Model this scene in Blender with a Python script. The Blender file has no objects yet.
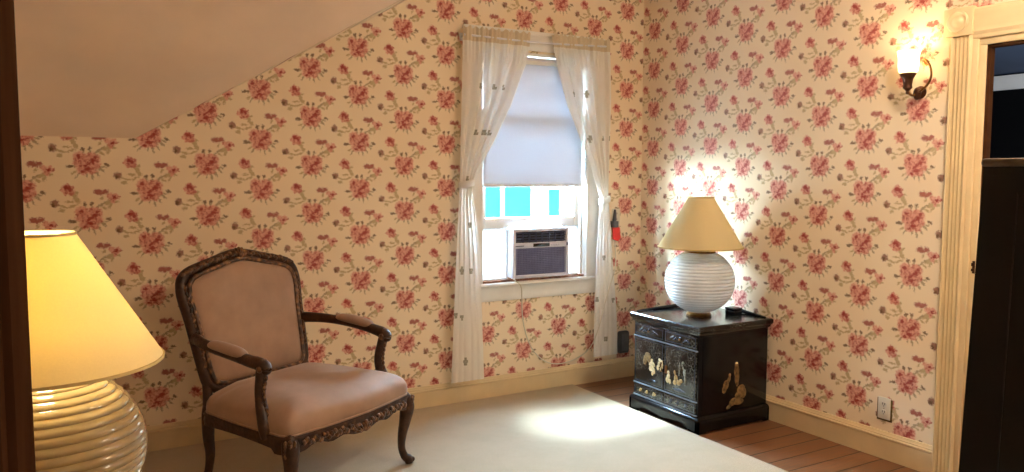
import bpy, bmesh, math, random
from mathutils import Vector, Matrix
random.seed(7)
PI = math.pi
scn = bpy.context.scene
COL = scn.collection

# ------------------------------------------------------------------ helpers
def lin(c):
    f = lambda v: v/12.92 if v <= .04045 else ((v+.055)/1.055)**2.4
    return tuple(f(x/255.) for x in c) + (1.,)

class MB:
    """collects shapes into one mesh"""
    def __init__(self): self.v=[]; self.f=[]; self.mi=[]; self.cur=0
    def add(self, vs, fs):
        o=len(self.v); self.v += [tuple(p) for p in vs]
        for f in fs: self.f.append([i+o for i in f]); self.mi.append(self.cur)
        return self
    def box(self, x0,x1,y0,y1,z0,z1):
        x0,x1=min(x0,x1),max(x0,x1); y0,y1=min(y0,y1),max(y0,y1); z0,z1=min(z0,z1),max(z0,z1)
        vs=[(x,y,z) for z in (z0,z1) for y in (y0,y1) for x in (x0,x1)]
        return self.add(vs,[(0,2,3,1),(4,5,7,6),(0,1,5,4),(2,6,7,3),(0,4,6,2),(1,3,7,5)])
    def rings(self, R, closed_ring=True, cap=True, loop=False):
        n=len(R[0]); vs=[p for r in R for p in r]; fs=[]
        m=len(R)
        for i in range(m if loop else m-1):
            a=i*n; b=((i+1)%m)*n
            for k in range(n if closed_ring else n-1):
                k2=(k+1)%n
                fs.append((a+k,a+k2,b+k2,b+k))
        if cap and closed_ring and not loop:
            fs.append(tuple(reversed(range(n)))); fs.append(tuple((m-1)*n+k for k in range(n)))
        return self.add(vs,fs)
    def lathe(self, prof, c=(0,0,0), seg=48, cap=True):
        R=[]
        for r,z in prof:
            R.append([(c[0]+r*math.cos(2*PI*k/seg), c[1]+r*math.sin(2*PI*k/seg), c[2]+z) for k in range(seg)])
        return self.rings(R,cap=cap)
    def lathe_axis(self, prof, c, axis, seg=32, cap=True):
        a=Vector(axis).normalized(); q=a.to_track_quat('Z','Y')
        R=[]
        for r,z in prof:
            R.append([tuple(Vector(c)+q@Vector((r*math.cos(2*PI*k/seg), r*math.sin(2*PI*k/seg), z))) for k in range(seg)])
        return self.rings(R,cap=cap)
    def sweep(self, pts, rad, seg=12, loop=False, up=(0,0,1), sq=1.0, sub=6, cap=True):
        """pts: control points (smoothed by Catmull-Rom); rad: float or list of (rx,ry); sq<1 squarish section"""
        P=[Vector(p) for p in pts]; n=len(P)
        rr=[]
        for i in range(n):
            r=rad[i] if isinstance(rad,(list,tuple)) and len(rad)==n else rad
            rr.append(Vector((r,r)) if not isinstance(r,(tuple,list)) else Vector(r))
        Q=[];S=[]
        rng=n if loop else n-1
        for i in range(rng):
            g=lambda k:(P[k%n] if loop else P[max(0,min(n-1,k))])
            h=lambda k:(rr[k%n] if loop else rr[max(0,min(n-1,k))])
            p0,p1,p2,p3=g(i-1),g(i),g(i+1),g(i+2); r0,r1,r2,r3=h(i-1),h(i),h(i+1),h(i+2)
            for j in range(sub):
                t=j/sub
                cr=lambda a,b,c,d:.5*((2*b)+(c-a)*t+(2*a-5*b+4*c-d)*t*t+(3*b-a-3*c+d)*t**3)
                Q.append(cr(p0,p1,p2,p3)); S.append(cr(r0,r1,r2,r3))
        if not loop: Q.append(P[-1]); S.append(rr[-1])
        m=len(Q); R=[]
        upv=Vector(up)
        for i in range(m):
            if loop: t=Q[(i+1)%m]-Q[(i-1)%m]
            else: t=Q[min(m-1,i+1)]-Q[max(0,i-1)]
            t.normalize()
            s=t.cross(upv)
            if s.length<1e-4: s=t.cross(Vector((0,1,0)))
            s.normalize(); u=s.cross(t).normalized()
            ring=[]
            for k in range(seg):
                a=2*PI*k/seg; c_,s_=math.cos(a),math.sin(a)
                c_=math.copysign(abs(c_)**sq,c_); s_=math.copysign(abs(s_)**sq,s_)
                ring.append(tuple(Q[i]+s*(c_*S[i][0])+u*(s_*S[i][1])))
            R.append(ring)
        return self.rings(R,loop=loop,cap=cap)
    def tube(self, pts, r, seg=8, sub=6, loop=False): return self.sweep(pts,[(r,r)]*len(pts),seg,loop,(0.03,0.02,1),1.0,sub)
    def ball(self, c, r, seg=14, rings=8, rot=None):
        rx,ry,rz=(r,r,r) if not isinstance(r,(tuple,list)) else r
        vs=[];fs=[]
        c=Vector(c)
        T=lambda p:(c+(rot@Vector(p) if rot else Vector(p)))
        vs.append(T((0,0,rz)))
        for i in range(1,rings):
            th=PI*i/rings
            for k in range(seg):
                a=2*PI*k/seg; vs.append(T((rx*math.sin(th)*math.cos(a),ry*math.sin(th)*math.sin(a),rz*math.cos(th))))
        vs.append(T((0,0,-rz)))
        for k in range(seg): fs.append((0,1+k,1+(k+1)%seg))
        for i in range(rings-2):
            for k in range(seg):
                a=1+i*seg+k; b=1+i*seg+(k+1)%seg
                fs.append((a,a+seg,b+seg,b))
        l=len(vs)-1; o=1+(rings-2)*seg
        for k in range(seg): fs.append((l,o+(k+1)%seg,o+k))
        return self.add(vs,fs)
    def prism(self, poly, a0, a1, plane='XZ'):
        """poly in a plane, extruded along the missing axis from a0 to a1"""
        m={'XZ':lambda p,a:(p[0],a,p[1]),'YZ':lambda p,a:(a,p[0],p[1]),'XY':lambda p,a:(p[0],p[1],a)}[plane]
        n=len(poly)
        vs=[m(p,a0) for p in poly]+[m(p,a1) for p in poly]
        fs=[tuple(range(n)),tuple(reversed(range(n,2*n)))]
        for k in range(n): fs.append((k,(k+1)%n,n+(k+1)%n,n+k))
        return self.add(vs,fs)
    def build(self, name, mats, parent=None, smooth=35, bevel=0, bseg=2, loc=None, rotz=0):
        me=bpy.data.meshes.new(name); me.from_pydata(self.v,[],self.f)
        mats=mats if isinstance(mats,(list,tuple)) else [mats]
        for m in mats: me.materials.append(m)
        for p,i in zip(me.polygons,self.mi): p.material_index=i
        bm=bmesh.new(); bm.from_mesh(me)
        bmesh.ops.recalc_face_normals(bm,faces=bm.faces[:])
        if bevel:
            ed=[e for e in bm.edges if len(e.link_faces)==2 and e.calc_face_angle(0)>math.radians(30)]
            bmesh.ops.bevel(bm,geom=ed,offset=bevel,segments=bseg,profile=.5,affect='EDGES',clamp_overlap=True)
        bm.to_mesh(me); bm.free()
        if smooth:
            me.polygons.foreach_set('use_smooth',[True]*len(me.polygons))
            me.set_sharp_from_angle(angle=math.radians(smooth))
        o=bpy.data.objects.new(name,me); COL.objects.link(o)
        if parent: o.parent=parent
        if loc: o.location=loc
        if rotz: o.rotation_euler[2]=rotz
        return o

def tag(o,label,cat,group=None,kind=None):
    o['label']=label; o['category']=cat
    if group: o['group']=group
    if kind: o['kind']=kind
    return o
def struct(o): o['kind']='structure'; return o
def thing(name,label,cat,loc=(0,0,0),rotz=0,group=None):
    o=bpy.data.objects.new(name,None); COL.objects.link(o); o.location=loc; o.rotation_euler=(0,0,rotz)
    o.empty_display_size=.1
    return tag(o,label,cat,group)

# ------------------------------------------------------------------ node helpers
class NT:
    def __init__(self,name):
        self.m=bpy.data.materials.new(name); self.m.use_nodes=True; self.t=self.m.node_tree; self.t.nodes.clear()
        self.out=self.n('ShaderNodeOutputMaterial')
    def n(self,t,**k):
        x=self.t.nodes.new(t)
        for a,b in k.items(): setattr(x,a,b)
        return x
    def l(self,a,b): self.t.links.new(a,b)
    def val(self,s,v):
        if hasattr(v,'links') or isinstance(v,bpy.types.NodeSocket): self.l(v,s)
        else: s.default_value=v
    def math(self,op,a,b=0.,c=None):
        x=self.n('ShaderNodeMath',operation=op); self.val(x.inputs[0],a); self.val(x.inputs[1],b)
        if c is not None: self.val(x.inputs[2],c)
        return x.outputs[0]
    def mix(self,f,a,b,blend='MIX'):
        x=self.n('ShaderNodeMix',data_type='RGBA',blend_type=blend); self.val(x.inputs[0],f); self.val(x.inputs[6],a); self.val(x.inputs[7],b)
        return x.outputs[2]
    def ramp(self,f,stops):
        x=self.n('ShaderNodeValToRGB'); e=x.color_ramp.elements
        while len(e)<len(stops): e.new(.5)
        for k,(p,c) in enumerate(stops): e[k].position=p; e[k].color=c
        self.val(x.inputs[0],f); return x.outputs[0]
    def rng(self,v,a,b,c=0.,d=1.,smooth=True):
        x=self.n('ShaderNodeMapRange'); x.interpolation_type='SMOOTHSTEP' if smooth else 'LINEAR'
        self.val(x.inputs[0],v); x.inputs[1].default_value=a; x.inputs[2].default_value=b; x.inputs[3].default_value=c; x.inputs[4].default_value=d
        return x.outputs[0]
    def noise(self,vec,scale,detail=3,rough=.5,out=0):
        x=self.n('ShaderNodeTexNoise'); self.l(vec,x.inputs['Vector']); x.inputs['Scale'].default_value=scale; x.inputs['Detail'].default_value=detail; x.inputs['Roughness'].default_value=rough
        return x.outputs[out]
    def obj(self): return self.n('ShaderNodeTexCoord').outputs['Object']
    def bump(self,h,strength=.3,dist=.005):
        x=self.n('ShaderNodeBump'); x.inputs['Strength'].default_value=strength; x.inputs['Distance'].default_value=dist; self.l(h,x.inputs['Height']); return x.outputs[0]
    def pbr(self,col,rough=.5,metal=0,spec=.5,normal=None,**k):
        p=self.n('ShaderNodeBsdfPrincipled')
        self.val(p.inputs['Base Color'],col); self.val(p.inputs['Roughness'],rough); p.inputs['Metallic'].default_value=metal
        p.inputs['Specular IOR Level'].default_value=spec
        if normal: self.l(normal,p.inputs['Normal'])
        for a,b in k.items(): p.inputs[a.replace('_',' ')].default_value=b
        self.l(p.outputs[0],self.out.inputs[0]); return p

def simple(name,rgb,rough=.5,metal=0,spec=.5,vary=.06,scale=30,bump=0,**k):
    t=NT(name); o=t.obj(); nz=t.noise(o,scale,4)
    c=lin(rgb); d=tuple(x*(1-vary*2.2) for x in c[:3])+(1,); e=tuple(min(1,x*(1+vary*1.5)) for x in c[:3])+(1,)
    col=t.ramp(nz,[(.3,d),(.7,e)])
    t.pbr(col,rough,metal,spec,t.bump(nz,bump,.003) if bump else None,**k)
    return t.m

# ------------------------------------------------------------------ wallpaper
PA,PB=.2887,.2792          # column spacing, vertical repeat of the paper
def wallpaper(name,uaxis,u0,z0,sgn):
    t=NT(name); o=t.obj()
    s=t.n('ShaderNodeSeparateXYZ'); t.l(o,s.inputs[0])
    u=t.math('MULTIPLY',t.math('SUBTRACT',s.outputs[uaxis],u0),sgn)
    v=t.math('SUBTRACT',s.outputs[2],z0)
    i=t.math('FLOOR',t.math('ADD',t.math('DIVIDE',u,PA),.5))
    uu=t.math('SUBTRACT',u,t.math('MULTIPLY',i,PA))
    par=t.math('FLOORED_MODULO',i,2.)
    LO=-.095
    vv=t.math('ADD',t.math('FLOORED_MODULO',t.math('SUBTRACT',t.math('SUBTRACT',v,t.math('MULTIPLY',par,PB/2)),LO),PB),LO)
    cb=t.n('ShaderNodeCombineXYZ'); t.l(uu,cb.inputs[0]); t.l(vv,cb.inputs[1])
    cell=cb.outputs[0]
    # the same hand-drawn wobble in the paper everywhere (world locked so that it runs over cell borders)
    cw=t.n('ShaderNodeCombineXYZ'); t.l(u,cw.inputs[0]); t.l(v,cw.inputs[1])
    nz=t.noise(cw.outputs[0],95,3,.65,1)
    off=t.n('ShaderNodeVectorMath',operation='SUBTRACT'); t.l(nz,off.inputs[0]); off.inputs[1].default_value=(.5,.5,.5)
    sc=t.n('ShaderNodeVectorMath',operation='SCALE'); t.l(off.outputs[0],sc.inputs[0]); sc.inputs['Scale'].default_value=.034
    ad=t.n('ShaderNodeVectorMath',operation='ADD'); t.l(cell,ad.inputs[0]); t.l(sc.outputs[0],ad.inputs[1])
    P0=ad.outputs[0]; P=P0; st={'P':P0,'n':0}
    def layer(blobs,soft=.28):
        d=None
        for (cx,cy,rx,ry,rot) in blobs:
            m=max(rx,ry)*1.25
            for di in (-1,0,1):
                for dj in (-2,-1,0,1,2):
                    x=cx+di*PA; y=cy+dj*PB+(PB/2 if di else 0)
                    if x+m<-PA/2 or x-m>PA/2 or y+m<LO or y-m>LO+PB: continue
                    st['n']+=1
                    if st['n']%10==0 and d is not None:      # keeps the evaluation in sequence
                        q=t.n('ShaderNodeVectorMath',operation='MULTIPLY_ADD'); t.l(d,q.inputs[0]); q.inputs[1].default_value=(1e-8,1e-8,0); t.l(P0,q.inputs[2]); st['P']=q.outputs[0]
                    mp=t.n('ShaderNodeMapping',vector_type='TEXTURE'); t.l(st['P'],mp.inputs[0])
                    mp.inputs[1].default_value=(x,y,0); mp.inputs[2].default_value=(0,0,math.radians(rot)); mp.inputs[3].default_value=(rx,ry,1)
                    le=t.n('ShaderNodeVectorMath',operation='LENGTH'); t.l(mp.outputs[0],le.inputs[0])
                    d=le.outputs['Value'] if d is None else t.math('MINIMUM',d,le.outputs['Value'])
        return t.rng(d,1+soft,1-soft,0,1)
    rose=[(.014,-.002,0.0440,0.0462,0),(-.030,.030,0.0297,0.0264,0),(-.016,-.036,0.0308,0.0242,0),(.040,.020,0.0220,0.0264,0),(-.034,-.002,0.0264,0.0242,0),(.022,.036,0.0242,0.0176,0),(.022,-.044,0.0220,0.0154,0),(.050,-.014,0.0132,0.0154,0),(-.046,.020,0.0154,0.0154,0),
          (-.093,.146,0.0242,0.0242,0),(-.112,.140,0.0132,0.0110,0),(-.074,.152,0.0143,0.0110,0),(-.094,.164,0.0121,0.0110,0),(-.077,.128,0.0187,0.0154,0),(-.100,.126,0.0110,0.0132,0),
          (.115,.100,0.0220,0.0165,20),(.098,.112,0.0154,0.0132,0),(.136,.104,0.0121,0.0088,0),(.126,.116,0.0110,0.0099,0),(.112,.084,0.0110,0.0132,0)]
    bud=[(.046,.131,.020,.014,0),(.078,.133,.015,.012,0),(.062,.124,.014,.009,0),(-.095,.154,.013,.011,0),(-.080,.142,.008,.010,0),(.024,.008,.015,.012,30),(.004,-.030,.014,.010,0),(-.036,.032,.010,.009,0),(.002,-.008,.020,.006,40),(.12,.103,.009,.007,0),(-.02,-.046,.010,.006,0),(.038,.028,.008,.010,0)]
    lite=[(.036,.036,.010,.009,0),(-.046,.038,.009,.007,0),(-.018,.004,.008,.014,20),(.010,-.018,.012,.006,-30),(.042,-.006,.007,.013,0),(-.026,-.036,.012,.006,0),(.104,.108,.008,.007,0),(-.086,.138,.008,.007,0),(.006,.026,.014,.006,20),(.030,-.040,.010,.007,0),(-.044,-.008,.008,.010,0),(.132,.106,.006,.006,0),(-.110,.140,.007,.006,0)]
    rust=[(-.150,.073,.018,.019,0),(-.142,.080,.010,.010,0)]
    dark=[(-.077,-.018,.017,.008,0),(-.017,.069,.010,.010,0),(.015,.072,.009,.009,0),(.090,-.010,.013,.007,-20),(-.156,.066,.008,.010,0)]
    olive=[(.066,-.036,.018,.006,-42),(.022,-.070,.018,.005,-78),(-.042,-.062,.020,.005,52),(.046,-.056,.018,.005,-60),(-.058,-.018,.016,.005,10),
           (.054,.062,.034,.0055,38),(.075,-.022,.014,.005,-10),(.014,.058,.011,.004,70),(-.014,.055,.011,.004,100),(-.002,-.064,.013,.004,80)]
    pale=[(.092,.077,.026,.011,25),(.126,.078,.013,.007,0),(-.062,.112,.020,.010,-48),(-.120,.038,.014,.010,0),(.100,.060,.018,.007,60),(-.046,.088,.016,.008,-60),(-.085,.080,.020,.006,0),(-.06,-.05,.014,.006,30),(.07,.05,.014,.006,-30),
          (-.060,.095,.028,.0055,-62),(-.112,.057,.028,.005,-14),(-.068,.060,.024,.0055,22),(.062,.10,.012,.006,60),(-.05,.125,.010,.006,10)]
    big=t.noise(o,2.5,2)
    base=t.mix(t.rng(big,.3,.7),lin((237,217,187)),lin((241,224,196)))
    vo=t.n('ShaderNodeTexVoronoi',feature='F1'); t.l(P,vo.inputs['Vector']); vo.inputs['Scale'].default_value=72
    nn=t.noise(cw.outputs[0],170,3,.6)
    pv=t.math('ADD',t.math('MULTIPLY',vo.outputs['Distance'],.85),t.math('MULTIPLY',nn,.50))
    petal=t.ramp(pv,[(.30,lin((128,48,46))),(.48,lin((172,80,74))),(.64,lin((196,113,100))),(.84,lin((222,164,144)))])
    c=base
    c=t.mix(t.math('MULTIPLY',layer(pale,.4),.8),c,lin((182,158,112)))
    c=t.mix(t.math('MULTIPLY',layer(olive,.4),.68),c,lin((138,118,82)))
    c=t.mix(t.math('MULTIPLY',layer(rose,.3),.92),c,petal)
    c=t.mix(t.math('MULTIPLY',layer(lite,.5),.6),c,lin((228,176,158)))
    c=t.mix(t.math('MULTIPLY',layer(bud,.4),.85),c,lin((152,52,50)))
    c=t.mix(t.math('MULTIPLY',layer(rust,.35),.85),c,lin((140,86,70)))
    c=t.mix(t.math('MULTIPLY',layer(dark,.35),.85),c,lin((108,80,54)))
    t.pbr(c,.75,0,.25)
    return t.m
M_W1=wallpaper('wallpaper_window_wall',0,3.6207,1.555,1.)
M_W2=wallpaper('wallpaper_door_wall',1,4.4501,1.413,-1.)

# ------------------------------------------------------------------ other materials
M_plaster=simple('ceiling_plaster',(244,222,200),.9,0,.2,.03,3)
M_trim=simple('cream_trim_paint',(222,200,158),.4,0,.45,.03,8)
M_white=simple('white_paint',(236,234,228),.4,0,.45,.02,10)
M_brownwood=simple('dark_jamb_wood',(66,42,26),.95,0,.0,.12,14)
M_hall=simple('hall_plaster',(150,150,155),.9,0,.2,.04,3)
M_hallblue=simple('dark_blue_grey_paint',(74,86,106),.85,0,.2,.06,3)
M_black=simple('black_varnish',(10,8,7),.42,0,.25,.15,6)
M_lip=simple('brown_grey_edge_varnish',(96,84,70),.4,0,.5,.2,20)  # brown-grey top edge, paler than the cabinet body
M_lacquer=simple('black_lacquer',(11,11,15),.22,0,.35,.15,12)
M_gold=simple('gold_inlay',(176,146,92),.45,0,.5,.3,60)
M_ivory=simple('ivory_inlay',(222,204,160),.4,0,.5,.2,60)
M_brass=simple('antique_brass',(128,92,52),.35,1,.5,.2,40)
M_bronze=simple('dark_bronze',(78,50,36),.4,.8,.5,.2,40)
M_plasticw=simple('white_plastic',(226,226,232),.35,0,.5,.02,20)
M_dgrey=simple('dark_grey_plastic',(66,66,70),.45,0,.5,.08,30)
M_outlet=simple('almond_plastic',(214,208,190),.35,0,.5,.04,20)
M_slot=simple('dark_slot',(30,26,22),.6)
M_red=simple('red_tag',(214,40,34),.5,0,.4,.05,20)
M_leaf=simple('embroidery_thread',(168,164,148),.8,0,.2,.2,200)
M_concrete=simple('pale_ground',(228,228,224),.9,0,.2,.06,1)

def mk_floor():
    t=NT('plank_floor'); o=t.obj(); s=t.n('ShaderNodeSeparateXYZ'); t.l(o,s.inputs[0])
    w=.128
    q=t.math('DIVIDE',t.math('ADD',s.outputs[1],.03),w); row=t.math('FLOOR',q); fr=t.math('SUBTRACT',q,row)
    wn=t.n('ShaderNodeTexWhiteNoise',noise_dimensions='1D'); t.l(row,wn.inputs['W'])
    mp=t.n('ShaderNodeMapping'); t.l(o,mp.inputs[0]); mp.inputs[3].default_value=(2,30,1)
    gr=t.noise(mp.outputs[0],3,5,.6)
    a=t.ramp(gr,[(.3,lin((104,70,46))),(.7,lin((146,102,70)))])
    a=t.mix(t.math('MULTIPLY',wn.outputs[0],.45),a,lin((92,62,44)))
    gap=t.rng(t.math('ABSOLUTE',t.math('SUBTRACT',fr,.5)),.455,.485)
    a=t.mix(gap,a,lin((30,18,12)))
    t.pbr(a,t.rng(gr,.2,.8,.32,.5),0,.45,t.bump(t.math('SUBTRACT',1.,gap),.4,.004)); return t.m
M_floor=mk_floor()
def mk_rug():
    t=NT('cut_pile_carpet'); o=t.obj(); a=t.noise(o,260,4,.7); b=t.noise(o,5,3,.6)
    c=t.ramp(a,[(.3,lin((168,152,128))),(.7,lin((207,192,168)))])
    c=t.mix(t.rng(b,.35,.7,0,.35),c,lin((172,159,135)))
    t.pbr(c,.95,0,.1,t.bump(a,.5,.006)); return t.m
M_rug=mk_rug()
def mk_velvet():
    t=NT('mauve_upholstery'); o=t.obj(); a=t.noise(o,180,3,.6); b=t.noise(o,6,3,.6)
    c=t.ramp(b,[(.3,lin((150,120,99))),(.7,lin((171,139,116)))])
    c=t.mix(t.math('MULTIPLY',a,.25),c,lin((140,111,92)))
    p=t.pbr(c,.62,0,.35,t.bump(a,.15,.002)); p.inputs['Sheen Weight'].default_value=.25; p.inputs['Sheen Roughness'].default_value=.4
    return t.m
M_velvet=mk_velvet()
def mk_wood():
    t=NT('carved_walnut'); o=t.obj(); a=t.noise(o,22,5,.65); b=t.noise(o,70,3,.6)
    c=t.ramp(a,[(.3,lin((34,19,11))),(.62,lin((66,40,23))),(.8,lin((118,80,44)))])
    t.pbr(c,t.rng(b,.3,.7,.34,.55),0,.32,t.bump(b,.12,.003)); return t.m
M_wood=mk_wood()
def mk_carved():
    t=NT('carved_walnut_relief'); o=t.obj(); a=t.noise(o,30,4,.65)
    vo=t.n('ShaderNodeTexVoronoi',feature='SMOOTH_F1'); t.l(o,vo.inputs['Vector']); vo.inputs['Scale'].default_value=48
    c=t.ramp(t.math('ADD',t.math('MULTIPLY',a,.6),t.math('MULTIPLY',t.math('SUBTRACT',.7,vo.outputs['Distance']),.6)),[(.3,lin((38,21,12))),(.5,lin((92,58,33))),(.75,lin((158,114,66)))])
    t.pbr(c,.38,0,.5,t.bump(vo.outputs['Distance'],.8,.008)); return t.m
M_carved=mk_carved()
def translucent(name,rgb,trans=.5,rough=.9,clear=0.,weave=0,tint=None):
    t=NT(name); o=t.obj()
    c=lin(rgb)
    if weave:
        a=t.noise(o,weave,3,.6); c=t.ramp(a,[(.3,tuple(x*.93 for x in c[:3])+(1,)),(.7,c)])
    d=t.n('ShaderNodeBsdfDiffuse'); t.val(d.inputs[0],c)
    r=t.n('ShaderNodeBsdfTranslucent'); t.val(r.inputs[0],lin(tint) if tint else c)
    m=t.n('ShaderNodeMixShader'); m.inputs[0].default_value=trans; t.l(d.outputs[0],m.inputs[1]); t.l(r.outputs[0],m.inputs[2])
    last=m.outputs[0]
    if clear:
        tr=t.n('ShaderNodeBsdfTransparent'); m2=t.n('ShaderNodeMixShader'); m2.inputs[0].default_value=clear
        t.l(last,m2.inputs[1]); t.l(tr.outputs[0],m2.inputs[2]); last=m2.outputs[0]
    t.l(last,t.out.inputs[0]); return t.m
M_curtain=translucent('sheer_curtain_cloth',(248,245,238),.34,clear=.06,weave=300)
M_hem=translucent('curtain_header_cloth',(222,206,178),.2,weave=300)
M_roller=translucent('roller_shade_cloth',(226,228,236),.2,weave=200,tint=(158,161,166))
M_shade=translucent('lamp_shade_cloth',(236,222,180),.29,weave=220,tint=(252,234,164))
def mk_glassribbed(name,a_,b_,trans,tl):
    t=NT(name); o=t.obj(); a=t.noise(o,9,3)
    p=t.n('ShaderNodeBsdfPrincipled'); t.val(p.inputs['Base Color'],t.ramp(a,[(.3,lin(a_)),(.7,lin(b_))]))
    p.inputs['Roughness'].default_value=.14; p.inputs['Coat Weight'].default_value=.6; p.inputs['Coat Roughness'].default_value=.06
    p.inputs['Specular IOR Level'].default_value=.6; p.inputs['Transmission Weight'].default_value=trans; p.inputs['IOR'].default_value=1.25
    r=t.n('ShaderNodeBsdfTranslucent'); r.inputs[0].default_value=lin(b_)
    m=t.n('ShaderNodeMixShader'); m.inputs[0].default_value=tl; t.l(p.outputs[0],m.inputs[1]); t.l(r.outputs[0],m.inputs[2])
    t.l(m.outputs[0],t.out.inputs[0]); return t.m
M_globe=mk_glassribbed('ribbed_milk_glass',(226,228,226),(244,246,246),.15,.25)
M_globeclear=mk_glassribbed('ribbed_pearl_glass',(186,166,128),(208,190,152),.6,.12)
def mk_pane(name,tint=(1,1,1,1)):
    t=NT(name); tr=t.n('ShaderNodeBsdfTransparent'); tr.inputs[0].default_value=tint
    g=t.n('ShaderNodeBsdfGlossy'); g.inputs['Roughness'].default_value=.02
    fr=t.n('ShaderNodeLayerWeight'); fr.inputs[0].default_value=.25
    m=t.n('ShaderNodeMixShader'); t.l(t.math('MULTIPLY',t.math('POWER',fr.outputs[1],3.),.5),m.inputs[0]); t.l(tr.outputs[0],m.inputs[1]); t.l(g.outputs[0],m.inputs[2]); t.l(m.outputs[0],t.out.inputs[0]); return t.m
M_pane=mk_pane('window_glass',(.93,.97,.98,1))
def mk_emit(name,rgb,s,mixd=None):
    t=NT(name); e=t.n('ShaderNodeEmission'); e.inputs[0].default_value=lin(rgb); e.inputs[1].default_value=s
    t.l(e.outputs[0],t.out.inputs[0]); return t.m
M_bulb=mk_emit('lit_bulb',(255,214,150),5)
def mk_sconceglass():
    t=NT('lit_frosted_glass'); e=t.n('ShaderNodeEmission'); e.inputs[0].default_value=lin((255,228,165)); e.inputs[1].default_value=1.5
    r=t.n('ShaderNodeBsdfTranslucent'); r.inputs[0].default_value=lin((255,246,226)); d=t.n('ShaderNodeBsdfDiffuse'); d.inputs[0].default_value=lin((250,244,230))
    m=t.n('ShaderNodeMixShader'); m.inputs[0].default_value=.6; t.l(d.outputs[0],m.inputs[1]); t.l(r.outputs[0],m.inputs[2])
    a=t.n('ShaderNodeAddShader'); t.l(m.outputs[0],a.inputs[0]); t.l(e.outputs[0],a.inputs[1]); t.l(a.outputs[0],t.out.inputs[0]); return t.m
M_sconceglass=mk_sconceglass()
def mk_lacq_front():
    # fine grey scroll and lattice decoration painted on the lacquer
    t=NT('painted_lacquer'); o=t.obj()
    vo=t.n('ShaderNodeTexVoronoi',feature='DISTANCE_TO_EDGE'); t.l(o,vo.inputs['Vector']); vo.inputs['Scale'].default_value=52
    nz=t.noise(o,9,3); n2=t.noise(o,160,3)
    msk=t.math('MULTIPLY',t.rng(vo.outputs[0],.07,.02),t.rng(nz,.42,.58))
    msk=t.math('MULTIPLY',msk,t.rng(n2,.4,.55,.2,1))
    c=t.mix(t.math('MULTIPLY',msk,.8),lin((13,13,17)),lin((126,122,108)))
    t.pbr(c,.2,0,.5,None,Coat_Weight=.2,Coat_Roughness=.12); return t.m
M_lacqfront=mk_lacq_front()
def mk_siding():
    t=NT('white_clapboard'); o=t.obj(); s=t.n('ShaderNodeSeparateXYZ'); t.l(o,s.inputs[0])
    q=t.math('DIVIDE',s.outputs[2],.115); fr=t.math('FRACT',q)
    c=t.mix(t.rng(fr,.0,.1,1,0),lin((236,240,240)),lin((190,200,204)))
    t.pbr(c,.7,0,.3,t.bump(fr,.4,.01)); return t.m
M_siding=mk_siding()
M_cyan=simple('painted_sky_reflection',(8,27,28),.6,0,.0,.05,3)  # sky reflection put into the matte cyan pane colour

# ------------------------------------------------------------------ room shell
D=4.573; X2=3.771; XL=-1.6; YF=.42; ZC=2.85; TH=.18
ZS=1.685; XS=.384; T=.84; DY=(ZC-ZS)/T; DX=DY*1.419; YV=D-DY; XV=XS+DX
struct(MB().box(XL-.1,X2+3.6,-1.4,D+TH,-.12,0).build('floor',M_floor))
WX0,WX1,WZ0,WZ1=2.40,3.29,.775,2.31      # window opening
w=MB(); w.box(XL-.1,WX0,D,D+TH,0,ZC+.1); w.box(WX1,X2+.15,D,D+TH,0,ZC+.1); w.box(WX0,WX1,D,D+TH,0,WZ0); w.box(WX0,WX1,D,D+TH,WZ1,ZC+.1)
struct(w.build('wall_back',M_W1,smooth=0))
DY0,DY1,DZ=1.265,2.100,2.105                # doorway in the right wall
w=MB(); w.box(X2,X2+.13,DY1+.054,D,0,ZC+.1); w.box(X2,X2+.13,-1.4,DY0-.054,0,ZC+.1); w.box(X2,X2+.13,DY0-.054,DY1+.054,DZ+.052,ZC+.1)
struct(w.build('wall_right',M_W2,smooth=0))
struct(MB().box(XL-.1,XL,YF,D,0,ZC+.1).build('wall_left',M_W2,smooth=0))
JX=-.0116; JX1=1.12
w=MB(); w.box(XL-.1,JX-.02,YF-.14,YF,0,ZC+.1); w.box(JX1+.02,X2,YF-.14,YF,0,ZC+.1); w.box(JX-.02,JX1+.02,YF-.14,YF,2.12,ZC+.1)
struct(w.build('wall_front',M_W1,smooth=0))
w=MB(); w.box(JX-.02,JX,YF-.145,YF+.0,0,2.12); w.box(JX1,JX1+.02,YF-.145,YF,0,2.12); w.box(JX,JX1,YF-.145,YF,2.10,2.12)
w.box(JX-.11,JX-.003,YF-.16,YF-.14,0,2.2); w.box(JX1+.003,JX1+.11,YF-.16,YF-.14,0,2.2); w.box(JX-.11,JX1+.11,YF-.16,YF-.14,2.12,2.22)
struct(w.build('door_1',M_brownwood,bevel=.002))
# hallway the photograph is taken from
w=MB(); w.box(-.9,-.8,-1.4,YF-.14,0,ZC+.1); w.box(2.0,2.1,-1.4,YF-.14,0,ZC+.1); w.box(-.9,2.1,-1.5,-1.4,0,ZC+.1)
struct(w.build('wall_hall',M_hall,smooth=0))
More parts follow.
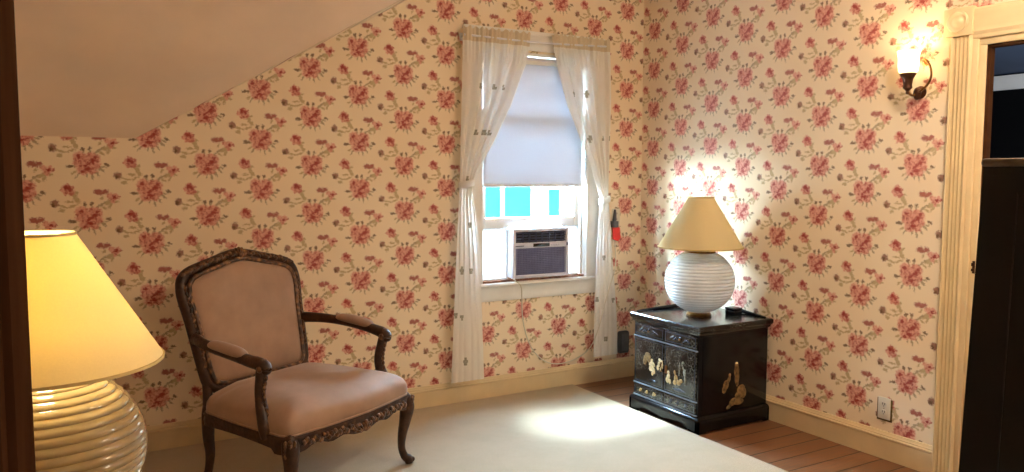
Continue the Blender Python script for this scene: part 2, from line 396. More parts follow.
# ceilings
w=MB()
top=[(XL,-1.4),(X2+.1,-1.4),(X2+.1,D),(XV+.05,D),(XV,YV),(XL,YV)]
w.prism(top,ZC,ZC+.1,'XY')
struct(w.build('ceiling',M_plaster,smooth=0))
w=MB(); w.add([(XL,D,ZS),(XS,D,ZS),(XV,YV,ZC),(XL,YV,ZC),(XL,D,ZS+.12),(XS-.05,D,ZS+.12),(XV-.1,YV,ZC+.12),(XL,YV,ZC+.12)],
 [(0,1,2,3),(7,6,5,4),(0,4,5,1),(1,5,6,2),(2,6,7,3),(3,7,4,0)])
struct(w.build('ceiling_slope',M_plaster,smooth=0))
w=MB(); w.add([(XS,D-.001,ZS),(XS+.055,D-.001,ZS),(XV+.07,D-.001,ZC),(XV,YV,ZC)],[(0,1,2),(0,2,3)])
w.add([(XS,D-.001,ZS+.1),(XS+.055,D-.001,ZS+.1),(XV+.07,D-.001,ZC+.1),(XV,YV,ZC+.1)],[(2,1,0),(3,2,0)])
struct(w.build('ceiling_dormer',M_W1,smooth=0))

# baseboards: moulded profile
def base_prof(): return [(0,0),(.020,0),(.020,.108),(.024,.112),(.024,.120),(.018,.124),(.018,.130),(.014,.134),(.010,.146),(0,.146)]
w=MB(); pr=base_prof()
w.rings([[(XL,D-d,z) for d,z in pr],[(X2,D-d,z) for d,z in pr]])
struct(w.build('baseboard_back',M_trim,smooth=30))
w=MB(); w.rings([[(X2-d,D-.02,z) for d,z in pr],[(X2-d,2.263,z) for d,z in pr]])
w.rings([[(X2-d,1.102,z) for d,z in pr],[(X2-d,YF,z) for d,z in pr]])
struct(w.build('baseboard_right',M_trim,smooth=30))
w=MB(); w.rings([[(XL+d,D-.02,z) for d,z in pr],[(XL+d,YF,z) for d,z in pr]])
struct(w.build('baseboard_left',M_trim,smooth=30))

# ------------------------------------------------------------------ doorway in right wall: fluted casing, rosettes
door=bpy.data.objects.new('door_2',None); COL.objects.link(door); struct(door); door.location=(X2,DY1,0)
def dpart(mb,name,m,**k):
    o=mb.build(name,m,**k); o.parent=door; o.matrix_parent_inverse=Matrix.Translation((-X2,-DY1,0)); return o
def fluted(y0,y1):
    prof=[]; n=40; x=X2
    pts=[(y0,0),(y0,.020),(y0+.006,.026)]
    wd=(y1-y0-.012)
    for i in range(49):
        u=i/48; d=.026
        for c in (.20,.40,.60,.80):
            q=abs(u-c)/.085
            if q<1: d-= .015*math.sqrt(1-q*q)
        if u<.07 : d+=.004*math.sin(PI*u/.07)
        if u>.93 : d+=.004*math.sin(PI*(u-.93)/.07)
        pts.append((y0+.006+wd*u,d))
    pts += [(y1-.000,.020),(y1,0)]
    return pts
BZ=2.160; BT=2.290; CY0,CY1=2.158,2.290
def casing(y0,y1,name):
    w=MB(); p=fluted(y0,y1)
    w.rings([[(X2-d,y,.0) for y,d in p],[(X2-d,y,BZ) for y,d in p]])
    return dpart(w,name,M_trim,smooth=25)
casing(CY0,2.264,'fluted_casing'); casing(1.101,1.207,'fluted_casing')
# head casing
w=MB(); hp=[(BZ-.006,0),(BZ-.006,.018),(BZ+.01,.024),(BZ+.03,.020),(BZ+.05,.024),(BZ+.07,.02),(BZ+.09,.024),(BZ+.112,.020),(BZ+.122,.012),(BZ+.122,0)]
w.rings([[(X2-d,1.2,z) for z,d in hp],[(X2-d,CY0,z) for z,d in hp]])
dpart(w,'head_casing',M_trim,smooth=25)
for yc in ((CY0+CY1)/2,1.141):
    w=MB(); w.box(X2-.034,X2,yc-.069,yc+.069,BZ-.002,BT)
    c=(X2-.034,yc,(BZ+BT)/2-.001)
    o=dpart(w,'corner_block',M_trim,bevel=.003)
    r=MB(); r.lathe_axis([(.052,0),(.052,.006),(.046,.010),(.040,.006),(.034,.001),(.028,.002),(.022,.006),(.017,.010),(.010,.013),(.0005,.014)],c,(-1,0,0),40)
    ro=r.build('rosette',M_trim,smooth=50); ro.parent=o
w=MB()
for (a,b,d) in ((.031,.062,.018),(.0,.031,.006)):   # stepped inner bands between casing and opening
    w.box(X2-d,X2+.02,DY1+a,DY1+b,0,DZ+a); w.box(X2-d,X2+.02,DY0-b,DY0-a,0,DZ+a); w.box(X2-d,X2+.02,DY0-b,DY1+b,DZ+a,DZ+b)
dpart(w,'jamb',M_trim,bevel=.003)
w=MB(); w.box(X2+.004,X2+.040,DY1-.016,DY1+.004,0,DZ-.016); w.box(X2+.004,X2+.040,DY0-.004,DY0+.016,0,DZ-.016); w.box(X2+.004,X2+.040,DY0-.004,DY1+.004,DZ-.016,DZ+.004)
dpart(w,'back_stop',M_brownwood,bevel=.002)
w=MB(); w.box(X2-.010,X2+.018,DY1+.004,DY1+.016,1.035,1.095); w.box(X2-.012,X2,DY1+.006,DY1+.020,1.045,1.058); w.box(X2-.012,X2,DY1+.006,DY1+.020,1.07,1.085)
dpart(w,'strike_plate',M_bronze,bevel=.001)
# dark room beyond
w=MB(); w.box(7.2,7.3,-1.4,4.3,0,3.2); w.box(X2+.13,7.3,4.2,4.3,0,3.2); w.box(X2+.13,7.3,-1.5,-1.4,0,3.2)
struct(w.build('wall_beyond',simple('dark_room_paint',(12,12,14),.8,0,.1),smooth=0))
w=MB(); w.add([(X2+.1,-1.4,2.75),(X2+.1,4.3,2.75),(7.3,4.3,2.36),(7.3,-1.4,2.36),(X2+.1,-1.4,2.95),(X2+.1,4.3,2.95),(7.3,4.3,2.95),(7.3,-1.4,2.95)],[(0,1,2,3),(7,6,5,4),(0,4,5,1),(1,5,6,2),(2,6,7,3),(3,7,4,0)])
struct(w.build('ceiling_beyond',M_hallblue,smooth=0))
w=MB(); w.rings([[(7.2-d,-1.4,z) for d,z in [(0,2.24),(.02,2.24),(.025,2.27),(.05,2.31),(.06,2.36),(0,2.36)]],[(7.2-d,4.2,z) for d,z in [(0,2.24),(.02,2.24),(.025,2.27),(.05,2.31),(.06,2.36),(0,2.36)]]])
struct(w.build('trim_1',M_white,smooth=30))

# ------------------------------------------------------------------ window
win=bpy.data.objects.new('window_1',None); COL.objects.link(win); struct(win); win.location=(2.845,D,WZ0)
def wpart(mb,name,m,parent=None,**k):
    o=mb.build(name,m,**k); o.parent=parent or win
    if not parent: o.matrix_parent_inverse=Matrix.Translation((-2.845,-D,-WZ0))
    return o
w=MB(); w.box(2.31,2.43,D-.022,D,.775,2.44); w.box(3.262,3.382,D-.022,D,.775,2.44); w.box(2.31,3.382,D-.022,D,2.325,2.44); w.box(2.29,3.40,D-.034,D,2.425,2.45)
wpart(w,'casing',M_white,bevel=.004)
w=MB(); w.prism([(D-.052,.757),(D-.058,.766),(D-.052,.777),(D+.04,.777),(D+.04,.757)],2.285,3.405,'YZ')
wpart(w,'stool',M_white,smooth=40)
w=MB(); w.rings([[(x,D-d,z) for d,z in [(0,.655),(.012,.655),(.018,.668),(.016,.69),(.022,.735),(.030,.757),(0,.757)]] for x in (2.33,3.36)])
wpart(w,'apron',M_white,smooth=30)
w=MB(); w.box(2.40,2.432,D-.004,D+TH,.777,2.31); w.box(3.258,3.29,D-.004,D+TH,.777,2.31); w.box(2.40,3.29,D-.004,D+TH,2.292,2.31)
w.box(2.43,2.445,D+.03,D+.045,.777,2.29); w.box(3.245,3.26,D+.03,D+.045,.777,2.29)
wpart(w,'jamb',M_white,bevel=.002)
w=MB(); w.box(2.40,3.29,D+.0,D+TH+.03,.76,.790)
wpart(w,'wood_sill',simple('worn_sill_wood',(140,92,66),.6,0,.4,.25,25),bevel=.003)
def sash(name,z0,z1,y,rail):
    w=MB(); w.box(2.445,2.487,y,y+.034,z0,z1); w.box(3.203,3.245,y,y+.034,z0,z1); w.box(2.487,3.203,y,y+.034,z0,z0+rail); w.box(2.487,3.203,y,y+.034,z1-.04,z1)
    o=wpart(w,name,M_white,bevel=.003)
    w=MB(); w.box(2.485,3.205,y+.014,y+.020,z0+rail-.003,z1-.038)
    wpart(w,'glass_pane',M_pane,parent=o,smooth=0); return o
sash('lower_sash',1.142,1.93,D+.048,.066)
sash('upper_sash',1.50,2.29,D+.090,.042)

# roller shade
rs=thing('roller_shade','pale grey-white roller shade pulled halfway down inside the window','window shade',(2.85,D+.018,2.29))
def child(mb,name,m,root,**k):
    o=mb.build(name,m,**k); o.parent=root; o.matrix_parent_inverse=root.matrix_basis.inverted() ; return o
w=MB(); n=24
R=[]
for i in range(n+1):
    z=1.428+(2.262-1.428)*i/n
    R.append([(2.452,D+.016+.0015*math.sin(z*9),z),(3.236,D+.016+.0015*math.sin(z*9+1),z),(3.236,D+.0175+.0015*math.sin(z*9+1),z),(2.452,D+.0175+.0015*math.sin(z*9),z)])
w.rings(R); child(w,'shade_cloth',M_roller,rs)
w=MB(); w.box(2.452,3.236,D+.010,D+.022,1.416,1.436); child(w,'bottom_slat',M_plasticw,rs,bevel=.003)
w=MB(); w.lathe_axis([(.014,0),(.014,.80)],(2.444,D+.018,2.272),(1,0,0),20); child(w,'roller_tube',M_plasticw,rs)
w=MB(); w.box(2.445,3.245,D-.002,D+.006,2.235,2.262); child(w,'valance_strip',M_white,rs,bevel=.002)

# ------------------------------------------------------------------ air conditioner
ac=thing('air_conditioner','grey-fronted window air conditioner standing on the sill under the raised sash','air conditioner',(2.88,D,.79))
ax0,ax1,az0,az1,ay=2.655,3.105,.797,1.134,D-.030
w=MB(); w.box(ax0,ax1,ay+.03,D+.42,az0+.004,az1-.004); child(w,'body',M_plasticw,ac,bevel=.006)
w=MB()   # moulded front frame with openings
def frame(w,x0,x1,z0,z1,y0,y1,t): w.box(x0,x0+t,y0,y1,z0,z1); w.box(x1-t,x1,y0,y1,z0,z1); w.box(x0+t,x1-t,y0,y1,z0,z0+t); w.box(x0+t,x1-t,y0,y1,z1-t,z1)
frame(w,ax0,ax1,az0,az1,ay,ay+.035,.022); w.box(ax0+.02,ax1-.02,ay+.003,ay+.035,1.000,1.038)
M_acblue=simple('blue_grey_plastic',(206,208,224),.4,0,.5,.03,20)
child(w,'front_frame',M_acblue,ac,bevel=.004)
M_acdark=simple('charcoal_plastic',(70,72,100),.5,0,.45,.06,20)
w=MB(); w.box(ax0+.02,ax1-.02,ay+.02,ay+.03,az0+.02,1.002)
for i in range(34):
    x=ax0+.026+i*.0126; w.box(x,x+.004,ay+.010,ay+.022,az0+.022,1.000)
for i in range(14):
    z=az0+.03+i*.0125; w.box(ax0+.022,ax1-.022,ay+.008,ay+.014,z,z+.0035)
child(w,'intake_grille',simple('grille_plastic',(122,124,162),.5,0,.4,.05,20),ac,smooth=0)
w=MB(); w.box(ax0+.02,ax1-.02,ay+.026,ay+.034,1.036,az1-.02); child(w,'outlet_recess',M_slot,ac,smooth=0)
w=MB()
for i in range(4):
    z=1.044+i*.018; w.add([(ax0+.022,ay+.006,z),(ax1-.022,ay+.006,z),(ax1-.022,ay+.022,z+.006),(ax0+.022,ay+.022,z+.006),(ax0+.022,ay+.006,z+.003),(ax1-.022,ay+.006,z+.003),(ax1-.022,ay+.022,z+.009),(ax0+.022,ay+.022,z+.009)],[(0,1,2,3),(7,6,5,4),(0,4,5,1),(1,5,6,2),(2,6,7,3),(3,7,4,0)])
for i in range(9): 
    x=ax0+.03+i*.052; w.box(x,x+.005,ay+.008,ay+.026,1.038,az1-.022)
child(w,'louvers',M_acdark,ac,smooth=0)
w=MB(); w.box(2.815,2.945,ay-.001,ay+.01,1.008,1.030); d_=child(w,'control_display',simple('display_black',(14,16,24),.15,0,.6),ac,bevel=.002)
w=MB()
for i in range(4): w.box(2.96+i*.02,2.972+i*.02,ay-.002,ay+.008,1.012,1.024)
child(w,'button_row',M_acblue,ac,bevel=.002)
w=MB(); w.box(2.668,2.74,ay+.0005,ay+.006,1.014,1.020); child(w,'name_mark',M_acdark,ac,smooth=0)
w=MB(); w.box(3.085,3.098,ay-.001,ay+.006,1.008,1.030); child(w,'sensor',M_acdark,ac,smooth=0)
M_accord=translucent('white_accordion_plastic',(240,244,246),.3)
for (x0,x1) in ((2.447,ax0),(ax1,3.243)):
    w=MB(); n=12; R=[]
    for i in range(n+1):
        x=x0+(x1-x0)*i/n; y=D+.056+(.006 if i%2 else -.004)
        R.append([(x,y,.79),(x,y+.003,.79),(x,y+.003,1.14),(x,y,1.14)])
    w.rings(R); frame(w,x0,x1,.788,1.142,D+.048,D+.066,.010)
    child(w,'side_panel',M_accord,ac,smooth=0)
w=MB()
cp=[(2.66,D-.02,.80),(2.668,D-.045,.785),(2.685,D-.068,.765),(2.70,D-.066,.73),(2.715,D-.045,.66),(2.74,D-.02,.50),(2.80,D-.016,.33),(2.90,D-.02,.215),(3.02,D-.03,.175),(3.16,D-.030,.19),(3.26,D-.035,.235),(3.275,D-.10,.32),(3.30,D-.135,.44),(3.34,D-.138,.58),(3.39,D-.136,.72),(3.445,D-.12,.84),(3.492,D-.06,.93),(3.505,D-.032,1.03)]
w.tube(cp,.0038,8,6); child(w,'power_cord',M_outlet,ac,smooth=60)
w=MB(); w.box(3.476,3.524,D-.052,D-.012,1.12,1.165); w.sweep([(3.498,D-.035,1.165),(3.497,D-.04,1.21),(3.497,D-.042,1.25)],[(.016,.014),(.013,.012),(.008,.008)],10); child(w,'plug',M_dgrey,ac,bevel=.004)
w=MB(); w.add([(3.478,D-.046,1.13),(3.54,D-.046,1.12),(3.548,D-.05,1.045),(3.52,D-.055,1.02),(3.48,D-.053,1.035),
               (3.478,D-.030,1.13),(3.54,D-.030,1.12),(3.548,D-.034,1.045),(3.52,D-.039,1.02),(3.48,D-.037,1.035)],
  [(0,1,2,3,4),(9,8,7,6,5),(0,5,6,1),(1,6,7,2),(2,7,8,3),(3,8,9,4),(4,9,5,0)]); child(w,'warning_tag',M_red,ac,bevel=.003)
def outlet_plate(root,axis):
    """duplex outlet drawn in local coordinates: plate in local XZ, front towards -Y"""
    w=MB(); w.box(-.036,.036,-.006,0,-.058,.058); p=w.build('cover_plate',M_outlet,bevel=.003); p.parent=root
    for zc in (-.021,.021):
        w=MB(); n=20; w.rings([[(.0165*math.cos(2*PI*k/n),y,zc+max(-.013,min(.013,.0165*math.sin(2*PI*k/n)))) for k in range(n)] for y in (-.005,-.0085)])
        r=w.build('receptacle',M_outlet); r.parent=root
        w=MB(); w.box(-.0075,-.0045,-.0095,-.008,zc-.002,zc+.009); w.box(.0045,.0075,-.0095,-.008,zc-.002,zc+.009); w.box(-.002,.002,-.0095,-.008,zc-.011,zc-.006)
        s=w.build('slot',M_slot,smooth=0); s.parent=r
    w=MB(); w.lathe_axis([(.003,0),(.002,.001)],(0,-.006,0),(0,-1,0),10); s=w.build('screw',M_brass); s.parent=root
t=thing('wall_outlet','white wall outlet with the grey plug and red tag beside the right curtain','outlet',(3.535,D,1.195)); outlet_plate(t,'y')
t=thing('wall_outlet','almond duplex outlet low on the wall just above the baseboard left of the doorway','outlet',(X2,2.545,.268),-PI/2); outlet_plate(t,'x')
w=MB(); w.box(-.042,.046,-.003,0,-.068,.052); o=w.build('torn_shadow_surround',simple('torn_shadow_brown',(104,84,48),.8,0,.2,.25,90),bevel=.002); o.parent=t  # brown plate for the dark shadow and torn paper round the outlet
# dark grey box low on the window wall
t=thing('junction_box','dark grey rounded plastic box on the wall between the right curtain and the chest','junction box',(3.602,D,.268))
w=MB(); w.box(-.045,.045,-.045,0,-.082,.082); o=w.build('housing',M_dgrey,bevel=.016,bseg=4); o.parent=t
w=MB(); w.box(-.030,.030,-.049,-.042,-.062,.062); o=w.build('cover',simple('grey_cover',(84,86,92),.4),bevel=.004); o.parent=t
w=MB(); w.box(.047,.066,-.012,0,-.02,.012); o=w.build('cable_clip',M_bronze,bevel=.002); o.parent=t

# ------------------------------------------------------------------ curtains
def lerp_table(tab,z):
    for (z0,a),(z1,b) in zip(tab,tab[1:]):
        if z<=z0 and z>=z1:
            u=(z0-z)/(z0-z1); return a+(b-a)*u
    return tab[-1][1] if z<tab[-1][0] else tab[0][1]
def curtain(name,label,left,right,ztop,zbot,ytab,folds,dots,seed,ztie):
    root=thing(name,label,'curtain',((left[0][1]+right[0][1])/2,D-.06,zbot),0,'sheer curtain panels at the window')
    rnd=random.Random(seed); ph=[rnd.uniform(0,6.28) for _ in range(4)]
    NX,NZ=150,130
    V=[];
    w=MB()
    for j in range(NZ+1):
        z=ztop+(zbot-ztop)*j/NZ
        a=lerp_table(left,z); b=lerp_table(right,z); y=lerp_table(ytab,z)
        wd=b-a; amp=min(.026,.006+.10*wd/folds*.55)
        if z>ztop-.10: amp=.009
        row=[]
        pinch=math.exp(-((z-ztie)/.09)**2)
        for i in range(NX+1):
            s=i/NX
            q=s+.012*math.sin(5*s*PI+ph[0])+.01*math.sin(3.1*z+ph[1]+7*s)
            low=1. if z>ztie else max(.35,1-(ztie-z)*2.2)
            d=amp*low*(math.sin(2*PI*(folds if z>-9 else 1)*q+ph[2]+.5*math.sin(2*z+ph[3]))+.22*math.sin(2*PI*folds*1.9*q+ph[1]+z))
            fine=.0035*math.sin(2*PI*folds*3.7*q+5*z) if z>ztop-.22 else 0.
            row.append((a+wd*s, y-.02*pinch*math.sin(PI*s)+d+fine, z+(.008*math.sin(2*PI*folds*2.3*q+ph[0]) if j==0 else 0)))
        V+=row
    F=[];MI=[]
    for j in range(NZ):
        for i in range(NX):
            k=j*(NX+1)+i
            c=[(V[k][m]+V[k+1][m]+V[k+NX+1][m]+V[k+NX+2][m])/4 for m in range(3)]
            mi=0
            if c[2]>ztop-.085: mi=2
            if zbot<c[2]<zbot+.006: mi=0
            for (dx,dz,h) in dots:
                h*=.8
                if abs(c[0]-dx)<h*.72 and abs(c[2]-dz)<h and abs(c[0]-dx)/(h*.95)+abs(c[2]-dz)/(h*1.4)<1: mi=1
            F.append((k,k+1,k+NX+2,k+NX+1)); MI.append(mi)
    w.v=V; w.f=F; w.mi=MI
    child(w,'cloth',[M_curtain,M_leaf,M_hem],root,smooth=180)
    # tie band
    a=lerp_table(left,ztie); b=lerp_table(right,ztie); y=lerp_table(ytab,ztie); m=(a+b)/2; h=(b-a)/2+.006
    w=MB(); n=20
    w.rings([[(m+h*r_*math.cos(2*PI*k/n),y+.036*r_*math.sin(2*PI*k/n)-.006,ztie+dz+.012*math.cos(2*PI*k/n)) for k in range(n)] for dz,r_ in ((-.02,.99),(-.012,1.06),(.012,1.06),(.02,.99))])
    child(w,'tieback',M_curtain,root)
    return root
yt=[(2.45,D-.062),(2.3,D-.064),(1.9,D-.075),(1.45,D-.085),(1.2,D-.092),(.7,D-.098),(.1,D-.095)]
curtain('curtain','left sheer white curtain with small grey leaf motifs, tied back toward the chair side',
 [(2.45,2.268),(2.03,2.254),(1.717,2.238),(1.44,2.229),(1.212,2.213),(.766,2.188),(.12,2.158)],
 [(2.45,2.775),(2.35,2.764),(2.237,2.741),(1.952,2.618),(1.722,2.491),(1.56,2.387),(1.439,2.321),(1.305,2.335),(1.013,2.362),(.619,2.382),(.12,2.401)],
 2.430,.165,yt,5,[(2.389,2.061,.026),(2.491,2.060,.022),(2.558,2.064,.022),(2.351,1.763,.02),(2.409,1.764,.026),(2.446,1.765,.024),(2.278,1.465,.02),(2.297,1.178,.022),(2.238,.886,.026),(2.303,.882,.024),(2.193,.603,.022),(2.236,.589,.022),(2.262,.293,.028)],3,1.44)
curtain('curtain','right sheer white curtain with small grey leaf motifs, tied back toward the corner',
 [(2.45,2.925),(2.363,2.937),(2.201,2.978),(1.97,3.052),(1.736,3.161),(1.564,3.247),(1.333,3.327),(1.213,3.319),(.966,3.295),(.611,3.280),(.12,3.276)],
 [(2.45,3.421),(2.021,3.425),(1.67,3.411),(1.332,3.397),(1.175,3.416),(.815,3.446),(.522,3.476),(.12,3.496)],
 2.442,.205,yt,5,[(3.017,2.051,.024),(3.111,2.053,.024),(3.22,2.053,.028),(3.125,1.764,.02),(3.243,1.75,.028),(3.353,1.746,.022),(3.41,1.754,.018),(3.361,.914,.024),(3.443,.899,.022),(3.304,.614,.024),(3.446,.607,.024),(3.386,.326,.026)],11,1.32)
t=thing('curtain_rod','thin white curtain rod running through the headers of both sheer panels','curtain rod',(2.88,D-.062,2.385))
w=MB(); w.tube([(2.275,D-.062,2.378),(2.85,D-.062,2.374),(3.415,D-.062,2.394)],.007,10); child(w,'rod',M_plasticw,t)
for x,z in ((2.285,2.378),(3.405,2.393)):
    w=MB(); w.box(x-.008,x+.008,D-.066,D-.0,z-.012,z+.002); w.box(x-.012,x+.012,D-.006,D,z-.03,z+.02); child(w,'bracket',M_plasticw,t,bevel=.002)

# ------------------------------------------------------------------ rug
w=MB(); w.box(XL+.04,3.150,.55,D-.024,0,.012)
tag(w.build('rug',M_rug,bevel=.005,bseg=3),'large pale beige cut-pile rug covering the plank floor up to the chest','rug')

# ------------------------------------------------------------------ table lamps
def make_lamp(label,loc,lit):
    root=thing('table_lamp',label,'lamp',loc,0,'matching ribbed glass table lamps')
    P=lambda mb,n,m,**k:(lambda o:(setattr(o,'parent',root),o)[1])(mb.build(n,m,**k))
    w=MB(); w.lathe([(.075,0),(.078,.004),(.078,.012),(.070,.020),(.066,.026)],seg=48); P(w,'foot_ring',M_brass)
    prof=[]; NR=22; a=.198; R=.212; zc=.024+a-.004
    n=NR*12
    for i in range(n+1):
        th=PI*(.115+(1-.115-.14)*i/n)   # from bottom to top
        z=zc-a*math.cos(th); r=R*math.sin(th)
        rib=.0062*(abs(math.cos(PI*NR*i/n))**.8-.5)
        r+=rib*math.sin(th)**.3; prof.append((r,z))
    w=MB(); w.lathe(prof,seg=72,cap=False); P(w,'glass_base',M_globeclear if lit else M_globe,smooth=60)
    zt=prof[-1][1]
    w=MB(); w.lathe([(prof[-1][0]+.004,zt-.004),(prof[-1][0]+.002,zt+.008),(.03,zt+.014),(.014,zt+.02),(.012,zt+.05),(.018,zt+.052),(.019,zt+.085),(.010,zt+.09)],seg=28); P(w,'neck',M_brass)
    w=MB(); n=8
    w.lathe([(.012,zt+.088),(.020,zt+.115),(.028,zt+.14),(.026,zt+.165),(.012,zt+.182),(.001,zt+.185)],seg=24); P(w,'bulb',M_bulb if lit else M_plasticw)
    zs0,zs1,r0,r1=.428,.732,.258,.077
    # harp
    w=MB()
    w.tube([(.012,0,zt+.06),(.05,0,zt+.12),(.055,0,zt+.2),(.03,0,zs1-.06),(0,0,zs1-.03),(-.03,0,zs1-.06),(-.055,0,zt+.2),(-.05,0,zt+.12),(-.012,0,zt+.06)],.0022,6)
    for k in range(3):
        an=2*PI*k/3+.4; w.tube([(0,0,zs1-.03),(r1*.5*math.cos(an),r1*.5*math.sin(an),zs1-.022),(r1*math.cos(an),r1*math.sin(an),zs1-.006)],.002,6)
    w.lathe([(.006,zs1-.03),(.008,zs1-.02),(.004,zs1-.008),(.001,zs1-.004)],seg=12)
    P(w,'harp',M_brass)
    w=MB(); w.lathe([(r0,zs0),(r0*.66+r1*.34,zs0+(zs1-zs0)*.34),(r0*.33+r1*.67,zs0+(zs1-zs0)*.67),(r1,zs1),(r1-.0015,zs1),(r0-.0015,zs0),(r0,zs0)],seg=72,cap=False); s=P(w,'shade',M_shade)
    mt_=simple('shade_trim_cloth',(204,176,112),.8)
    for r,z in ((r0,zs0),(r1,zs1)):
        w=MB(); w.lathe([(r-.003,z-.003),(r+.0015,z-.003),(r+.0015,z+.004),(r-.003,z+.004),(r-.003,z-.003)],seg=72,cap=False)
        o=w.build('shade_trim',mt_); o.parent=s
    if lit:
        l=bpy.data.lights.new('lamp_bulb_light','POINT'); l.energy=LAMP_W; l.color=(1,.80,.46); l.shadow_soft_size=.03
        lo=bpy.data.objects.new('bulb_light',l); COL.objects.link(lo); lo.parent=root; lo.location=(0,0,zt+.215)
    return root
LAMP_W=15
CT=.628
make_lamp('ribbed glass table lamp on the black lacquer chest, unlit, cream cone shade',(3.44,3.60,CT),False)
make_lamp('large ribbed glass table lamp nearest the camera with lit golden cone shade',(-.033,2.122,CT),True)
# small round table under the near lamp (below the picture)
t=thing('side_table','round dark wooden side table carrying the lit ribbed lamp','table',(-.033,2.122,0))
w=MB(); w.lathe([(.28,.596),(.30,.602),(.304,.614),(.30,.626),(.02,.628)],seg=48); child(w,'table_top',M_wood,t)
w=MB(); w.lathe([(.03,.10),(.045,.14),(.028,.2),(.022,.32),(.035,.46),(.028,.5),(.05,.57),(.09,.596)],seg=24); child(w,'pedestal',M_wood,t)
for v in t.children: pass
for k in range(3):
    an=2*PI*k/3+.5; c,s=math.cos(an),math.sin(an)
    w=MB(); w.sweep([(.02*c,.02*s,.15),(.10*c,.10*s,.15),(.18*c,.18*s,.06),(.25*c,.25*s,.026)],[(.018,.025),(.017,.022),(.015,.017),(.02,.012)],10)
    o=w.build('leg',M_wood); o.parent=t
for o in list(t.children):
    if o.name.startswith(('table_top','pedestal')): o.matrix_parent_inverse=Matrix.Identity(4)

# ------------------------------------------------------------------ lacquer chest
ch=thing('lacquer_chest','black lacquer chest with gold and ivory figure inlay in the corner, carrying a lamp','chest',(3.46,3.61,0))
CX0,CX1,CYA,CYB=3.180,3.744,3.320,3.902
w=MB(); w.box(CX0,CX1,CYA,CYB,.07,.60); child(w,'carcass',M_lacquer,ch,bevel=.004)
w=MB()
outer=lambda g,z:[(CX0-g,CYA-g,z),(min(CX1+g,3.764),CYA-g,z),(min(CX1+g,3.764),CYB+g,z),(CX0-g,CYB+g,z)]
w.rings([outer(.004,.575),outer(.009,.582),outer(.011,.590),outer(.018,.598),outer(.021,.602),outer(.022,.612),outer(.021,.622),outer(.014,.628)])
child(w,'top',M_lacqfront,ch,smooth=25)
# low gallery rail on the two wall sides of the top
w=MB()
w.sweep([(3.20,3.90,.632),(3.30,3.90,.635),(3.50,3.90,.640),(3.58,3.898,.646),(3.61,3.89,.642)],[(.008,.006),(.009,.009),(.010,.012),(.010,.014),(.006,.008)],10)
child(w,'gallery_rail',M_lacquer,ch)
w=MB()
w.sweep([(3.735,3.60,.642),(3.738,3.57,.646),(3.738,3.50,.640),(3.738,3.42,.635),(3.738,3.34,.631)],[(.006,.008),(.010,.014),(.010,.012),(.009,.009),(.008,.005)],10)
child(w,'gallery_rail',M_lacquer,ch)
# plinth with bracket feet
def bracket(y0,y1,z1):
    L=y1-y0
    pts=[(y0,0),(y0+.07,0),(y0+.075,.018),(y0+.10,.022),(y0+.115,.038),(y0+.16,.04),(y0+L*.5-.03,.030),(y0+L*.5,.022),(y0+L*.5+.03,.030)]
    pts+=[(y1-.16,.04),(y1-.115,.038),(y1-.10,.022),(y1-.075,.018),(y1-.07,0),(y1,0),(y1,z1),(y0,z1)]
    return pts
w=MB(); w.prism(bracket(CYA-.018,CYB+.018,.078),CX0-.022,CX0+.0,'YZ')
w.prism(bracket(CYA-.018,CYB+.018,.078),CX1-.005,CX1+.012,'YZ')
w.prism([(x,z) for x,z in [(CX0-.022,0),(CX0+.05,0),(CX0+.055,.008),(CX1-.045,.008),(CX1-.04,0),(CX1+.012,0),(CX1+.012,.078),(CX0-.022,.078)]],CYA-.018,CYA+.002,'XZ')
w.prism([(x,z) for x,z in [(CX0-.022,0),(CX0+.05,0),(CX0+.055,.03),(CX1-.045,.03),(CX1-.04,0),(CX1+.012,0),(CX1+.012,.078),(CX0-.022,.078)]],CYB-.002,CYB+.018,'XZ')
o=lambda g,z:[(CX0-g,CYA-g+.002,z),(CX1+min(g,.012),CYA-g+.002,z),(CX1+min(g,.012),CYB+g-.002,z),(CX0-g,CYB+g-.002,z)]
w.rings([o(.020,.076),o(.020,.082),o(.015,.090),o(.006,.096),o(.002,.1)])
child(w,'plinth',M_lacquer,ch,bevel=.002)
M_edge=simple('lacquer_edge',(58,62,72),.25,0,.6,.1,20)
def front_panel(name,y0,y1,z0,z1,mat=M_lacqfront):
    w=MB(); w.box(CX0-.008,CX0,y0,y1,z0,z1); p=child(w,name,mat,ch,bevel=.003)
    w=MB(); t_=.004; x0,x1=CX0-.0095,CX0-.006; i=.008
    w.box(x0,x1,y0+i,y0+i+t_,z0+i,z1-i); w.box(x0,x1,y1-i-t_,y1-i,z0+i,z1-i); w.box(x0,x1,y0+i+t_,y1-i-t_,z0+i,z0+i+t_); w.box(x0,x1,y0+i+t_,y1-i-t_,z1-i-t_,z1-i)
    e=w.build('border_line',M_edge,smooth=0); e.parent=p
    return p
def inlay(p,name,blobs,mat):
    """low relief figure on the front: blobs (y,z,ry,rz,rot)"""
    w=MB()
    for (y,z,ry,rz,ro) in blobs:
        w.ball((CX0-.010,y,z),(.0045,ry,rz),12,6,Matrix.Rotation(math.radians(ro),3,'X'))
    o=w.build(name,mat); o.parent=p; return o
ym=(CYA+CYB)/2
M_railline=simple('rail_edge_reflection',(120,128,140),.3,0,.6,.15,20)  # bluish window reflection on the rail edges, put into the colour
for z in (.4835,.1835,.1035):
    w=MB(); w.box(CX0-.012,CX0-.0005,CYA+.004,CYB-.004,z-.0035,z+.0035); child(w,'rail_moulding',M_railline,ch,bevel=.002)
